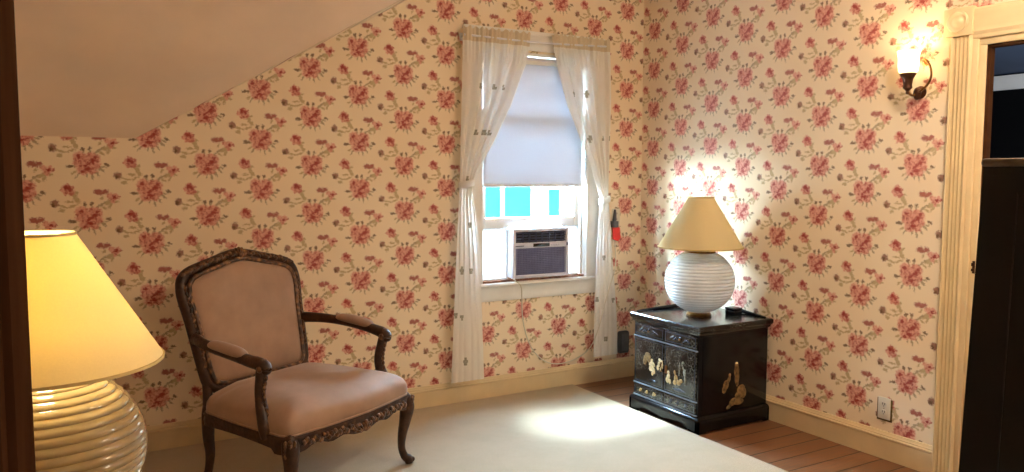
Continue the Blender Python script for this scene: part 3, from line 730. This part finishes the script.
for (y0,y1) in ((ym+.003,CYB-.012),(CYA+.012,ym-.003)):
    p=front_panel('upper_drawer',y0,y1,.492,.566)
    yc=(y0+y1)/2
    inlay(p,'scroll_inlay',[(yc-.07,.528,.02,.005,25),(yc-.045,.532,.008,.008,0),(yc-.03,.52,.018,.004,-30),(yc+.03,.53,.016,.004,30),(yc+.05,.524,.008,.008,0),(yc+.075,.53,.02,.005,-25),(yc,.54,.012,.004,0)],M_edge)
    w=MB(); w.ball((CX0-.014,yc,.528),(.007,.007,.007)); o=w.build('knob',M_brass); o.parent=p
    p=front_panel('lower_drawer',y0,y1,.112,.176)
    for bl in ([(yc-.06,.146,.014,.010,20),(yc-.052,.137,.01,.007,0)],[(yc+.01,.143,.010,.012,0),(yc+.018,.137,.012,.006,0)],[(yc+.07,.146,.013,.009,-20),(yc+.076,.137,.01,.007,0)]):
        inlay(p,'flower_inlay',bl,M_gold if y0>ym else M_edge)
    p=front_panel('door',y0,y1,.192,.478)
    left=y0>ym
    if left:
        inlay(p,'tree_inlay',[(3.755,.375,.030,.022,10),(3.775,.355,.024,.02,0),(3.745,.35,.018,.02,0),(3.785,.335,.018,.022,0)],simple('brown_inlay',(122,98,62),.5,0,.4,.3,90))
        inlay(p,'figure_inlay',[(3.718,.352,.011,.012,0),(3.716,.318,.018,.026,12),(3.728,.30,.018,.018,0),(3.702,.292,.016,.022,-25),(3.735,.33,.007,.018,35),(3.698,.33,.006,.018,-35),(3.712,.272,.010,.014,0)],M_ivory)
        inlay(p,'figure_inlay',[(3.648,.372,.010,.009,0),(3.630,.366,.012,.008,0),(3.652,.344,.012,.022,15),(3.636,.318,.010,.016,0),(3.664,.318,.010,.016,-20),(3.622,.34,.006,.022,0)],M_ivory)
        inlay(p,'base_slot',[(3.715,.222,.052,.010,0)],M_lacquer)
    else:
        inlay(p,'figure_inlay',[(3.566,.312,.010,.011,0),(3.566,.286,.014,.02,10),(3.575,.262,.014,.018,-20),(3.552,.258,.010,.016,0)],M_ivory)
        inlay(p,'figure_inlay',[(3.51,.322,.008,.016,-15),(3.50,.290,.016,.022,0),(3.478,.268,.024,.016,10),(3.455,.282,.015,.012,0),(3.51,.262,.014,.014,0)],M_gold)
        inlay(p,'tree_inlay',[(3.47,.352,.006,.045,5),(3.44,.366,.006,.03,-25),(3.425,.34,.012,.02,0),(3.42,.30,.008,.04,0),(3.44,.395,.012,.008,0)],simple('grey_inlay',(126,126,114),.5,0,.4,.3,90))
        inlay(p,'base_slot',[(3.47,.222,.055,.009,0)],M_edge)
    w=MB(); w.box(CX0-.013,CX0-.007,(y0+.012) if left else (y1-.030),(y0+.030) if left else (y1-.012),.30,.35); o=w.build('lock_plate',M_brass,bevel=.002); o.parent=p
# bird inlay on the side toward the camera
sp=MB(); sp.box(CX0+.03,CX1-.03,CYA-.004,CYA+.002,.125,.56); spo=child(sp,'side_panel',M_lacquer,ch,bevel=.002)
def side_inlay(name,blobs,mat):
    w=MB()
    for (x,z,rx,rz,ro) in blobs: w.ball((x,CYA-.005,z),(rx,.004,rz),14,8,Matrix.Rotation(math.radians(ro),3,'Y'))
    o=w.build(name,mat); o.parent=spo
M_dgold=simple('dull_gold_inlay',(122,96,58),.5,0,.4,.35,50)
side_inlay('crane_inlay',[(3.478,.372,.016,.017,0),(3.480,.335,.022,.040,0),(3.484,.295,.019,.040,4),(3.486,.262,.010,.022,0)],M_dgold)
side_inlay('crane_inlay',[(3.395,.262,.024,.030,12),(3.382,.236,.018,.024,10),(3.418,.292,.012,.022,20),(3.424,.318,.009,.012,0)],M_dgold)
side_inlay('rock_inlay',[(3.520,.220,.034,.028,-20),(3.538,.196,.026,.034,0),(3.50,.185,.030,.024,0),(3.455,.152,.034,.022,-25),(3.50,.148,.044,.020,0),(3.425,.128,.026,.012,-25)],M_dgold)
side_inlay('crane_head_inlay',[(3.478,.382,.012,.009,0)],M_ivory)
# little black box on the chest, right of the lamp
t=thing('trinket_box','small black box on the chest top tucked behind the unlit lamp','box',(3.655,3.52,CT))
w=MB(); w.box(-.035,.035,-.04,.04,0,.032); o=w.build('body',M_lacquer,bevel=.006,bseg=3); o.parent=t
w=MB(); w.box(-.037,.037,-.042,.042,.032,.046); o=w.build('lid',M_lacquer,bevel=.006,bseg=3); o.parent=t

# ------------------------------------------------------------------ wall sconce
SY,SZ=2.430,2.005
sc=thing('wall_sconce','lit brass wall sconce with white glass shade beside the doorway casing','wall lamp',(X2,SY,SZ))
w=MB(); w.lathe_axis([(.030,0),(.032,.004),(.028,.012),(.018,.020),(.020,.030),(.012,.040),(.001,.042)],(X2,2.416,1.912),(-1,0,0),28)
w.ball((X2-.03,2.416,1.905),(.016,.020,.032)); child(w,'back_plate',M_bronze,sc)
gx,gy=X2-.085,2.432
w=MB(); w.tube([(X2-.03,2.414,1.912),(X2-.05,2.380,1.918),(X2-.056,2.345,1.945),(X2-.06,2.328,1.985),(X2-.06,2.336,2.03),(X2-.055,2.362,2.062),(X2-.04,2.385,2.068),(X2-.02,2.39,2.06),(X2-.002,2.39,2.055)],.0055,10)
w.tube([(X2-.03,2.416,1.905),(X2-.055,2.424,1.895),(X2-.075,2.430,1.905),(gx,gy,1.925)],.006,10)
w.lathe_axis([(.014,0),(.012,.006)],(X2,2.39,2.055),(-1,0,0),16)
child(w,'arm',M_brass,sc)
w=MB(); w.lathe([(.004,-.105),(.009,-.098),(.006,-.090),(.014,-.082),(.022,-.074),(.020,-.060),(.024,-.03),(.034,-.015),(.040,-.004),(.034,-.0)],(gx,gy,SZ),24); child(w,'socket_cup',M_bronze,sc)
w=MB(); w.lathe([(.034,-.003),(.044,.006),(.048,.03),(.048,.07),(.051,.095),(.055,.108),(.053,.108),(.046,.07),(.046,.03),(.042,.009),(.032,.0)],(gx,gy,SZ),32,cap=False); child(w,'glass_shade',M_sconceglass,sc)
w=MB(); w.ball((gx,gy,SZ+.045),(.02,.02,.03)); child(w,'bulb',M_bulb,sc)
l=bpy.data.lights.new('sconce_light','POINT'); l.energy=3.2; l.color=(1,.72,.38); l.shadow_soft_size=.025
lo=bpy.data.objects.new('sconce_light',l); COL.objects.link(lo); lo.location=(gx,gy,SZ+.09)

# ------------------------------------------------------------------ tall black cabinet at the right edge
bc=thing('tall_cabinet','tall glossy black cabinet at the right edge of the view before the doorway','cabinet',(1.85,.64,.0))
w=MB()
def ring(z,g,gy=None): gy=g if gy is None else gy; return [(1.5-g*.2,.43,z),(2.2,.43,z),(2.2,.829+gy,z),(1.5-g*.2,.829+gy,z)]
w.rings([ring(.06,.036),ring(.5,.030),ring(.92,.020),ring(1.25,.010),ring(1.517,.002)])
child(w,'carcass',M_black,bc,smooth=20)
w=MB(); w.box(1.492,2.21,.425,.834,1.516,1.531); child(w,'top',M_lip,bc,bevel=.006,bseg=3)
w=MB(); w.box(1.49,2.21,.425,.875,.0125,.06); child(w,'plinth',M_black,bc,bevel=.004)
w=MB(); w.add([(1.495,.47,.10),(1.495,.795,.10),(1.495,.768,1.47),(1.495,.47,1.47),(1.488,.475,.105),(1.488,.79,.105),(1.492,.763,1.465),(1.492,.475,1.465)],[(0,1,2,3),(7,6,5,4),(0,4,5,1),(1,5,6,2),(2,6,7,3),(3,7,4,0)])
child(w,'side_panel',M_black,bc,smooth=0)
for (x0,x1) in ((1.52,1.845),(1.855,2.18)):
    w=MB(); w.add([(x0,.868,.09),(x1,.868,.09),(x1,.838,1.48),(x0,.838,1.48),(x0,.872,.09),(x1,.872,.09),(x1,.842,1.48),(x0,.842,1.48)],[(0,1,2,3),(7,6,5,4),(0,4,5,1),(1,5,6,2),(2,6,7,3),(3,7,4,0)])
    dd=child(w,'door',M_black,bc,smooth=0)
    w=MB(); xk=x1-.03 if x0<1.6 else x0+.03; w.ball((xk,.872,.8),.012); o=w.build('knob',M_brass); o.parent=dd

# ------------------------------------------------------------------ armchair
chair=thing('armchair','carved walnut open armchair with mauve upholstery in front of the floral wall','chair',(1.028,3.791,.0165),.496)
def cpart(mb,name,m,parent=None,**k):
    o=mb.build(name,m,**k); o.parent=parent or chair; return o
# seat outline: bowed front, straight tapering sides, rounded corners
def seat_outline(n=96,grow=0.):
    hf,hr,yf,yr=.406,.346,.332,.310
    pts=[]
    ctrl=[]
    def seg(p,q,bow,k):
        for i in range(k):
            u=i/k; x=p[0]+(q[0]-p[0])*u; y=p[1]+(q[1]-p[1])*u
            nx,ny=(q[1]-p[1]),-(q[0]-p[0]); L=math.hypot(nx,ny)
            b=bow*math.sin(PI*u); ctrl.append((x+nx/L*b,y+ny/L*b))
    c=.05
    seg((-hf+c,-yf-.004),(hf-c,-yf-.004),.030,24)
    seg((hf-c,-yf-.004),(hf+.004,-yf+c),.018,8)
    seg((hf+.004,-yf+c),(hr+.01,yr-c),.012,24)
    seg((hr+.01,yr-c),(hr-c,yr),.012,8)
    seg((hr-c,yr),(-hr+c,yr),.0,20)
    seg((-hr+c,yr),(-hr-.01,yr-c),.012,8)
    seg((-hr-.01,yr-c),(-hf-.004,-yf+c),.012,24)
    seg((-hf-.004,-yf+c),(-hf+c,-yf-.004),.018,8)
    out=[]
    m=len(ctrl)
    for i,(x,y) in enumerate(ctrl):
        a=ctrl[i-1]; b=ctrl[(i+1)%m]; nx,ny=b[1]-a[1],-(b[0]-a[0]); L=math.hypot(nx,ny) or 1
        out.append((x+nx/L*grow,y+ny/L*grow))
    return out
SO=seat_outline()
w=MB(); R=[]
for s,z in ((.90,.352),(.985,.356),(1.004,.368),(1.008,.392),(1.0,.418),(.97,.440),(.92,.457),(.84,.474),(.72,.489),(.55,.500),(.35,.506),(.12,.508)):
    R.append([(x*s,y*s,z-(.010 if y>.2 and s>.8 else 0)) for x,y in SO])
w.rings(R); cpart(w,'seat',M_velvet,smooth=60)
w=MB(); w.sweep([(x*1.004,y*1.004,.366) for x,y in SO[::2]],[(.005,.005)]*len(SO[::2]),8,loop=True,sub=2); cpart(w,'seat_piping',M_velvet,smooth=60)
# seat rail with carved serpentine apron
w=MB(); RO=seat_outline(grow=.012); RI=seat_outline(grow=-.03)
R=[]
for (x,y),(xi,yi) in zip(RO,RI):
    low=.318
    if y<-.25:   # front
        u=abs(x)/.386; low=.318-.028*math.exp(-(u/.16)**2)-.012*math.exp(-((u-.42)/.12)**2)+.006*math.cos(u*18)-.018*max(0,u-.75)/.25
    else:
        v=(y+.3)/.6; low=.312+.018*math.sin(PI*max(0,min(1,v)))
    low-=.012
    R.append([(x,y,.364),(x*1.010,y*1.010,.354),(x*1.002,y*1.002,.346),(x*1.008,y*1.008,(low+.346)/2),(x,y,low),(xi,yi,low+.004),(xi,yi,.362)])
w.rings(R,loop=True); cpart(w,'seat_rail',M_wood,smooth=50)
w=MB()
rnd=random.Random(5)
for i in range(46):   # carved leaves and shell along the front apron
    u=-1+2*i/45; x=u*.34; k=1-abs(u)
    y=-.336-.030*math.sin(PI*(x+.356)/.712 if abs(x)<.356 else 0)-.016
    z=.328-.016*math.exp(-(u/.2)**2)+.010*math.sin(i*1.9)
    w.ball((x,y,z),(.011+.004*rnd.random(),.008,.010+.006*rnd.random()),8,6,Matrix.Rotation(math.radians(rnd.uniform(-50,50)),3,'Y'))
for a in range(-3,4):
    an=a*.42; w.ball((.030*math.sin(an),-.386,.300+.022*math.cos(an)-.012),(.007,.009,.022),8,6,Matrix.Rotation(-an*-1,3,'Y'))
cpart(w,'apron_carving',M_carved,smooth=60)
# front cabriole legs
for s in (-1,1):
    w=MB()
    w.sweep([(s*.372,-.292,.362),(s*.386,-.315,.335),(s*.392,-.326,.295),(s*.385,-.318,.225),(s*.376,-.306,.150),(s*.374,-.303,.085),(s*.382,-.315,.040),(s*.394,-.331,.022),(s*.396,-.334,.002)],
      [(.030,.030),(.038,.038),(.038,.038),(.030,.030),(.023,.023),(.019,.019),(.021,.021),(.026,.024),(.021,.020)],14,up=(s*.7,-.7,.05))
    w.ball((s*.408,-.344,.020),(.015,.015,.014),10,8)
    leg=cpart(w,'leg',M_wood,smooth=60)
    w=MB()
    for k in range(7):
        z=.346-.014*k; w.ball((s*(.412-.0008*k*k*.5),-.346+.0006*k*k,z),(.012-.0008*k,.012-.0008*k,.011),8,6)
        if k<5:
            w.ball((s*(.396),-.357+.001*k,z-.004),(.008,.008,.012),8,6); w.ball((s*(.424),-.330,z-.004),(.008,.008,.012),8,6)
    cpart(w,'knee_carving',M_carved,parent=leg,smooth=60)
# rear legs
for s in (-1,1):
    w=MB()
    w.sweep([(s*.318,.300,.385),(s*.322,.302,.33),(s*.326,.300,.24),(s*.322,.296,.15),(s*.326,.306,.07),(s*.334,.322,.02),(s*.335,.326,.0)],
      [(.028,.028),(.031,.031),(.027,.027),(.022,.022),(.019,.019),(.022,.02),(.020,.018)],14,up=(s*.7,.7,.05))
    cpart(w,'leg',M_wood,smooth=60)
# back: raked plane
def BY(z): return .316+.132*(z-.473)/(.995-.473)
def back_loop(k=1.0,dz=0.):
    half=[(0,.446),(.16,.447),(.262,.455),(.305,.485),(.318,.545),(.328,.65),(.340,.78),(.354,.88),(.355,.93),(.343,.975),(.306,1.006),(.24,1.026),(.16,1.044),(.08,1.064),(0,1.076)]
    full=half+[(-x,z) for x,z in reversed(half[1:-1])]
    zc=.75
    return [(x*k[0] if isinstance(k,tuple) else x*k, zc+(z-zc)*(k[1] if isinstance(k,tuple) else k)) for x,z in full]
L=back_loop()
w=MB(); w.sweep([(x,BY(z),z) for x,z in L],[(.026,.027)]*len(L),14,loop=True,up=(0,-1,.25),sub=6)
bf=cpart(w,'back_frame',M_wood,smooth=60)
Li=back_loop((.925,.93))
w=MB(); w.sweep([(x,BY(z)-.026,z) for x,z in Li],[(.012,.009)]*len(Li),8,loop=True,up=(0,-1,.25),sub=5)
cpart(w,'inner_moulding',M_carved,parent=bf,smooth=60)
w=MB()   # crest carving on the top rail
for a in range(-4,5):
    an=a*.36; w.ball((.036*math.sin(an),BY(1.08)-.020,1.066+.034*math.cos(an)-.012),(.0085,.014,.024),8,6,Matrix.Rotation(an,3,'Y'))
w.ball((0,BY(1.07)-.030,1.070),(.016,.014,.016),10,8)
for i in range(34):
    u=-1+2*i/33
    x=u*.30; z=1.080-.058*abs(u)**1.3+.008*math.sin(i*2.1)
    w.ball((x,BY(z)-.024,z),(.017,.010,.010),8,6,Matrix.Rotation(math.radians(22*(1 if u>0 else -1)+25*math.sin(i*1.7)),3,'Y'))
for s in (-1,1):
    w.ball((s*.338,BY(1.0)-.012,.996),(.018,.016,.018),10,8); w.ball((s*.316,BY(1.0)-.018,1.010),(.022,.013,.014),8,6)
cpart(w,'crest_carving',M_carved,parent=bf,smooth=60)
for s in (-1,1):
    w=MB()
    for k in range(15):
        z=.94-.026*k; x=.350-(.94-z)*.085
        w.ball((s*x,BY(z)-.026,z),(.008,.008,.016),8,6,Matrix.Rotation(math.radians(s*20*(1 if k%2 else -1)),3,'Y'))
    cpart(w,'side_carving',M_carved,parent=bf,smooth=60)
# back pad
Lp=back_loop((.915,.92)); dense=[]
m=len(Lp)
for i in range(m):
    for j in range(4):
        t_=j/4; p0,p1,p2,p3=[Vector(Lp[(i+q)%m]) for q in (-1,0,1,2)]
        dense.append(.5*((2*p1)+(p2-p0)*t_+(2*p0-5*p1+4*p2-p3)*t_*t_+(3*p1-p0-3*p2+p3)*t_**3))
w=MB(); R=[]
for s,bz in ((.96,.012),(1.0,.004),(1.0,-.010),(.985,-.020),(.95,-.030),(.88,-.040),(.76,-.048),(.58,-.054),(.36,-.058),(.12,-.060)):
    R.append([(p[0]*s,BY(.75+(p[1]-.75)*s)+bz,.75+(p[1]-.75)*s) for p in dense])
w.rings(R); pad=cpart(w,'backrest',M_velvet,smooth=60)
w=MB(); w.sweep([(p[0]*.985,BY(.75+(p[1]-.75)*.985)-.023,.75+(p[1]-.75)*.985) for p in dense[::2]],[(.0045,.0045)]*len(dense[::2]),8,loop=True,up=(0,-1,.25),sub=2)
cpart(w,'piping',M_velvet,parent=pad,smooth=60)
w=MB(); R=[]
for s,bz in ((1.0,.010),(.98,.020),(.9,.026),(.5,.030),(.1,.031)):
    R.append([(p[0]*s,BY(.75+(p[1]-.75)*s)+bz,.75+(p[1]-.75)*s) for p in dense])
w.rings(R); cpart(w,'outer_back',M_velvet,smooth=60)
# stiles joining back and seat
for s in (-1,1):
    w=MB(); w.sweep([(s*.305,BY(.50)+.004,.50),(s*.312,.316,.45),(s*.318,.306,.40),(s*.32,.302,.36)],[(.024,.026),(.022,.024),(.024,.026),(.028,.028)],12,up=(0,1,.05)); cpart(w,'stile',M_wood,smooth=60)
# arms
for s in (-1,1):
    w=MB()
    w.sweep([(s*.336,BY(.70)+.0,.700),(s*.352,.325,.704),(s*.386,.24,.702),(s*.408,.12,.694),(s*.414,-.02,.680),(s*.410,-.11,.668),(s*.403,-.160,.660),(s*.398,-.190,.645),(s*.398,-.190,.622)],
       [(.022,.030),(.023,.028),(.024,.025),(.025,.024),(.026,.025),(.029,.028),(.031,.030),(.029,.027),(.018,.016)],14,up=(0,.05,1))
    arm=cpart(w,'arm',M_wood,smooth=60)
    w=MB(); w.sweep([(s*.404,.165,.706),(s*.408,.13,.712),(s*.413,.02,.704),(s*.413,-.055,.693),(s*.411,-.085,.684)],[(.016,.008),(.029,.022),(.032,.026),(.029,.022),(.014,.008)],14,up=(0,.05,1))
    cpart(w,'arm_pad',M_velvet,parent=arm,smooth=60)
    w=MB()
    for k in range(5): w.ball((s*.400,-.178-.006*k,.676-.007*k),(.022-.002*k,.010,.010),8,6)
    w.ball((s*.424,-.178,.645),(.010,.018,.018),10,8); w.ball((s*.373,-.178,.645),(.010,.018,.018),10,8)
    cpart(w,'scroll_carving',M_carved,parent=arm,smooth=60)
    w=MB(); w.sweep([(s*.400,-.172,.650),(s*.396,-.158,.600),(s*.391,-.144,.545),(s*.391,-.146,.490),(s*.398,-.168,.430),(s*.404,-.190,.385),(s*.402,-.195,.340)],
       [(.026,.028),(.024,.027),(.022,.026),(.023,.027),(.026,.032),(.029,.038),(.024,.030)],14,up=(s,0,.05))
    sup=cpart(w,'arm_support',M_wood,smooth=60)
    w=MB()
    for k in range(10):
        z=.60-.024*k; yy=[-.180,-.174,-.168,-.166,-.167,-.171,-.178,-.190,-.204,-.22][k]
        w.ball((s*.392,yy-.004,z),(.009,.008,.013),8,6)
    cpart(w,'leaf_carving',M_carved,parent=sup,smooth=60)

# ------------------------------------------------------------------ added unseen ceiling light for the room's warm fill
t=thing('added_ceiling_light','added unseen round frosted glass ceiling light with brass rim, for warm fill','ceiling light',(2.75,1.3,ZC))
w=MB(); w.lathe([(.19,0),(.19,-.02),(.175,-.03),(.02,-.03)],seg=40); o=w.build('rim',M_brass); o.parent=t
t2=NT('ceiling_fill_glow'); e=t2.n('ShaderNodeEmission'); e.inputs[0].default_value=(1,.83,.62,1); e.inputs[1].default_value=1.; t2.l(e.outputs[0],t2.out.inputs[0])
CEIL_EMIT=e.inputs[1]
w=MB(); w.lathe([(.172,-.03),(.168,-.06),(.14,-.095),(.09,-.118),(.03,-.128),(.001,-.129)],seg=40,cap=False); o=w.build('glass_bowl',t2.m); o.parent=t
CEIL_EMIT.default_value=120.

# ------------------------------------------------------------------ outside
struct(MB().box(-12,20,D+TH+.3,26,-3.2,-3.0).build('ground',M_concrete,smooth=0))
nh=thing('neighbor_house','white clapboard house with pale blue windows seen outside below the roller shade','house',(6,9,-3))
w=MB(); w.box(-1,14,9,15,-3,3.0); child(w,'wall',M_siding,nh,smooth=0)
w=MB(); w.add([(-1.3,8.7,2.95),(14.3,8.7,2.95),(14.3,12,3.9),(-1.3,12,3.9),(14.3,15.4,2.95),(-1.3,15.4,2.95)],[(0,1,2,3),(3,2,4,5),(0,3,5),(1,4,2),(0,5,4,1)])
child(w,'roof',simple('grey_shingle',(150,152,158),.9),nh,smooth=0)
for (x0,x1,z0,z1) in ((4.62,5.52,.93,1.90),(5.78,5.98,.94,1.30)):
    w=MB(); frame(w,x0-.08,x1+.08,z0-.08,z1+.08,8.95,9.02,.08); f_=child(w,'window_frame',M_white,nh,bevel=.004)
    if x1-x0>.5: 
        w=MB(); w.box((x0+x1)/2-.02,(x0+x1)/2+.02,8.95,9.0,z0,z1); o=w.build('mullion',M_white); o.parent=f_
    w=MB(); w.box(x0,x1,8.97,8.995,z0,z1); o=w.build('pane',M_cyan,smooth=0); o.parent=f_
w=MB(); w.lathe([(.05,-3),(.05,2.95)],(5.63,8.93,0),12); child(w,'downspout',simple('downspout_metal',(190,206,214),.5),nh)
w=MB(); w.box(6.10,6.22,8.94,9.01,-3,2.98); child(w,'corner_board',simple('pale_blue_paint',(150,214,222),.6),nh)

# ------------------------------------------------------------------ light and sky
wd=bpy.data.worlds.new('sky'); scn.world=wd; wd.use_nodes=True; nt=wd.node_tree; nt.nodes.clear()
ow=nt.nodes.new('ShaderNodeOutputWorld'); bg=nt.nodes.new('ShaderNodeBackground'); sky=nt.nodes.new('ShaderNodeTexSky')
tc=nt.nodes.new('ShaderNodeTexCoord'); sx=nt.nodes.new('ShaderNodeSeparateXYZ'); rp=nt.nodes.new('ShaderNodeValToRGB')
nt.nodes.remove(sky)
nt.links.new(tc.outputs['Generated'],sx.inputs[0]); nt.links.new(sx.outputs[2],rp.inputs[0])
rp.color_ramp.elements[0].position=0; rp.color_ramp.elements[0].color=(.74,.90,1,1)
rp.color_ramp.elements[1].position=.8; rp.color_ramp.elements[1].color=(.50,.74,1,1)
nt.links.new(rp.outputs[0],bg.inputs[0]); bg.inputs[1].default_value=190.; nt.links.new(bg.outputs[0],ow.inputs[0])
sun=bpy.data.lights.new('sun','SUN'); sun.energy=85; sun.angle=math.radians(22); sun.color=(.70,.87,1)
so=bpy.data.objects.new('sun',sun); COL.objects.link(so)
el=math.radians(60); az=math.radians(4)
dirn=Vector((math.sin(az)*math.cos(el),-math.cos(az)*math.cos(el),-math.sin(el)))
so.rotation_euler=dirn.to_track_quat('-Z','Y').to_euler(); so.location=(2.8,8,9)
pl=bpy.data.lights.new('window_portal','AREA'); pl.shape='RECTANGLE'; pl.size=.9; pl.size_y=1.55; pl.cycles.is_portal=True
po=bpy.data.objects.new('window_portal',pl); COL.objects.link(po); po.location=(2.845,D+TH+.04,1.54); po.rotation_euler=(-PI/2,0,0)

l=bpy.data.lights.new('hall_fill','POINT'); l.energy=24; l.color=(1,.72,.5); l.shadow_soft_size=.1  # added unseen fill behind the camera, lifts the dark jamb
lo=bpy.data.objects.new('hall_fill',l); COL.objects.link(lo); lo.location=(.9,-.8,2.4)
l=bpy.data.lights.new('room_beyond_fill','POINT'); l.energy=190; l.color=(.75,.87,1); l.shadow_soft_size=.15  # added unseen fill for the ceiling and crown beyond the doorway
lo=bpy.data.objects.new('room_beyond_fill',l); COL.objects.link(lo); lo.location=(6.0,1.2,1.4)
# ------------------------------------------------------------------ camera
cam=bpy.data.cameras.new('camera'); co=bpy.data.objects.new('camera',cam); COL.objects.link(co); scn.camera=co
cam.sensor_fit='HORIZONTAL'; cam.sensor_width=36; cam.lens=36*788.08/1024; cam.clip_start=.01
yaw,pitch,roll=.5273,.0780,-.0019
fw=Vector((math.sin(yaw)*math.cos(pitch),math.cos(yaw)*math.cos(pitch),-math.sin(pitch)))
rt=Vector((math.cos(yaw),-math.sin(yaw),0)); upv=rt.cross(fw)
r2=rt*math.cos(roll)-upv*math.sin(roll); u2=upv*math.cos(roll)+rt*math.sin(roll)
mt=Matrix((r2,u2,-fw)).transposed().to_4x4(); mt.translation=(0,0,1.5); co.matrix_world=mt

scn.view_settings.view_transform='Standard'; scn.view_settings.look='None'; scn.view_settings.gamma=1; scn.view_settings.use_curve_mapping=False
scn.view_settings.exposure=.33
scn.cycles.use_denoising=True
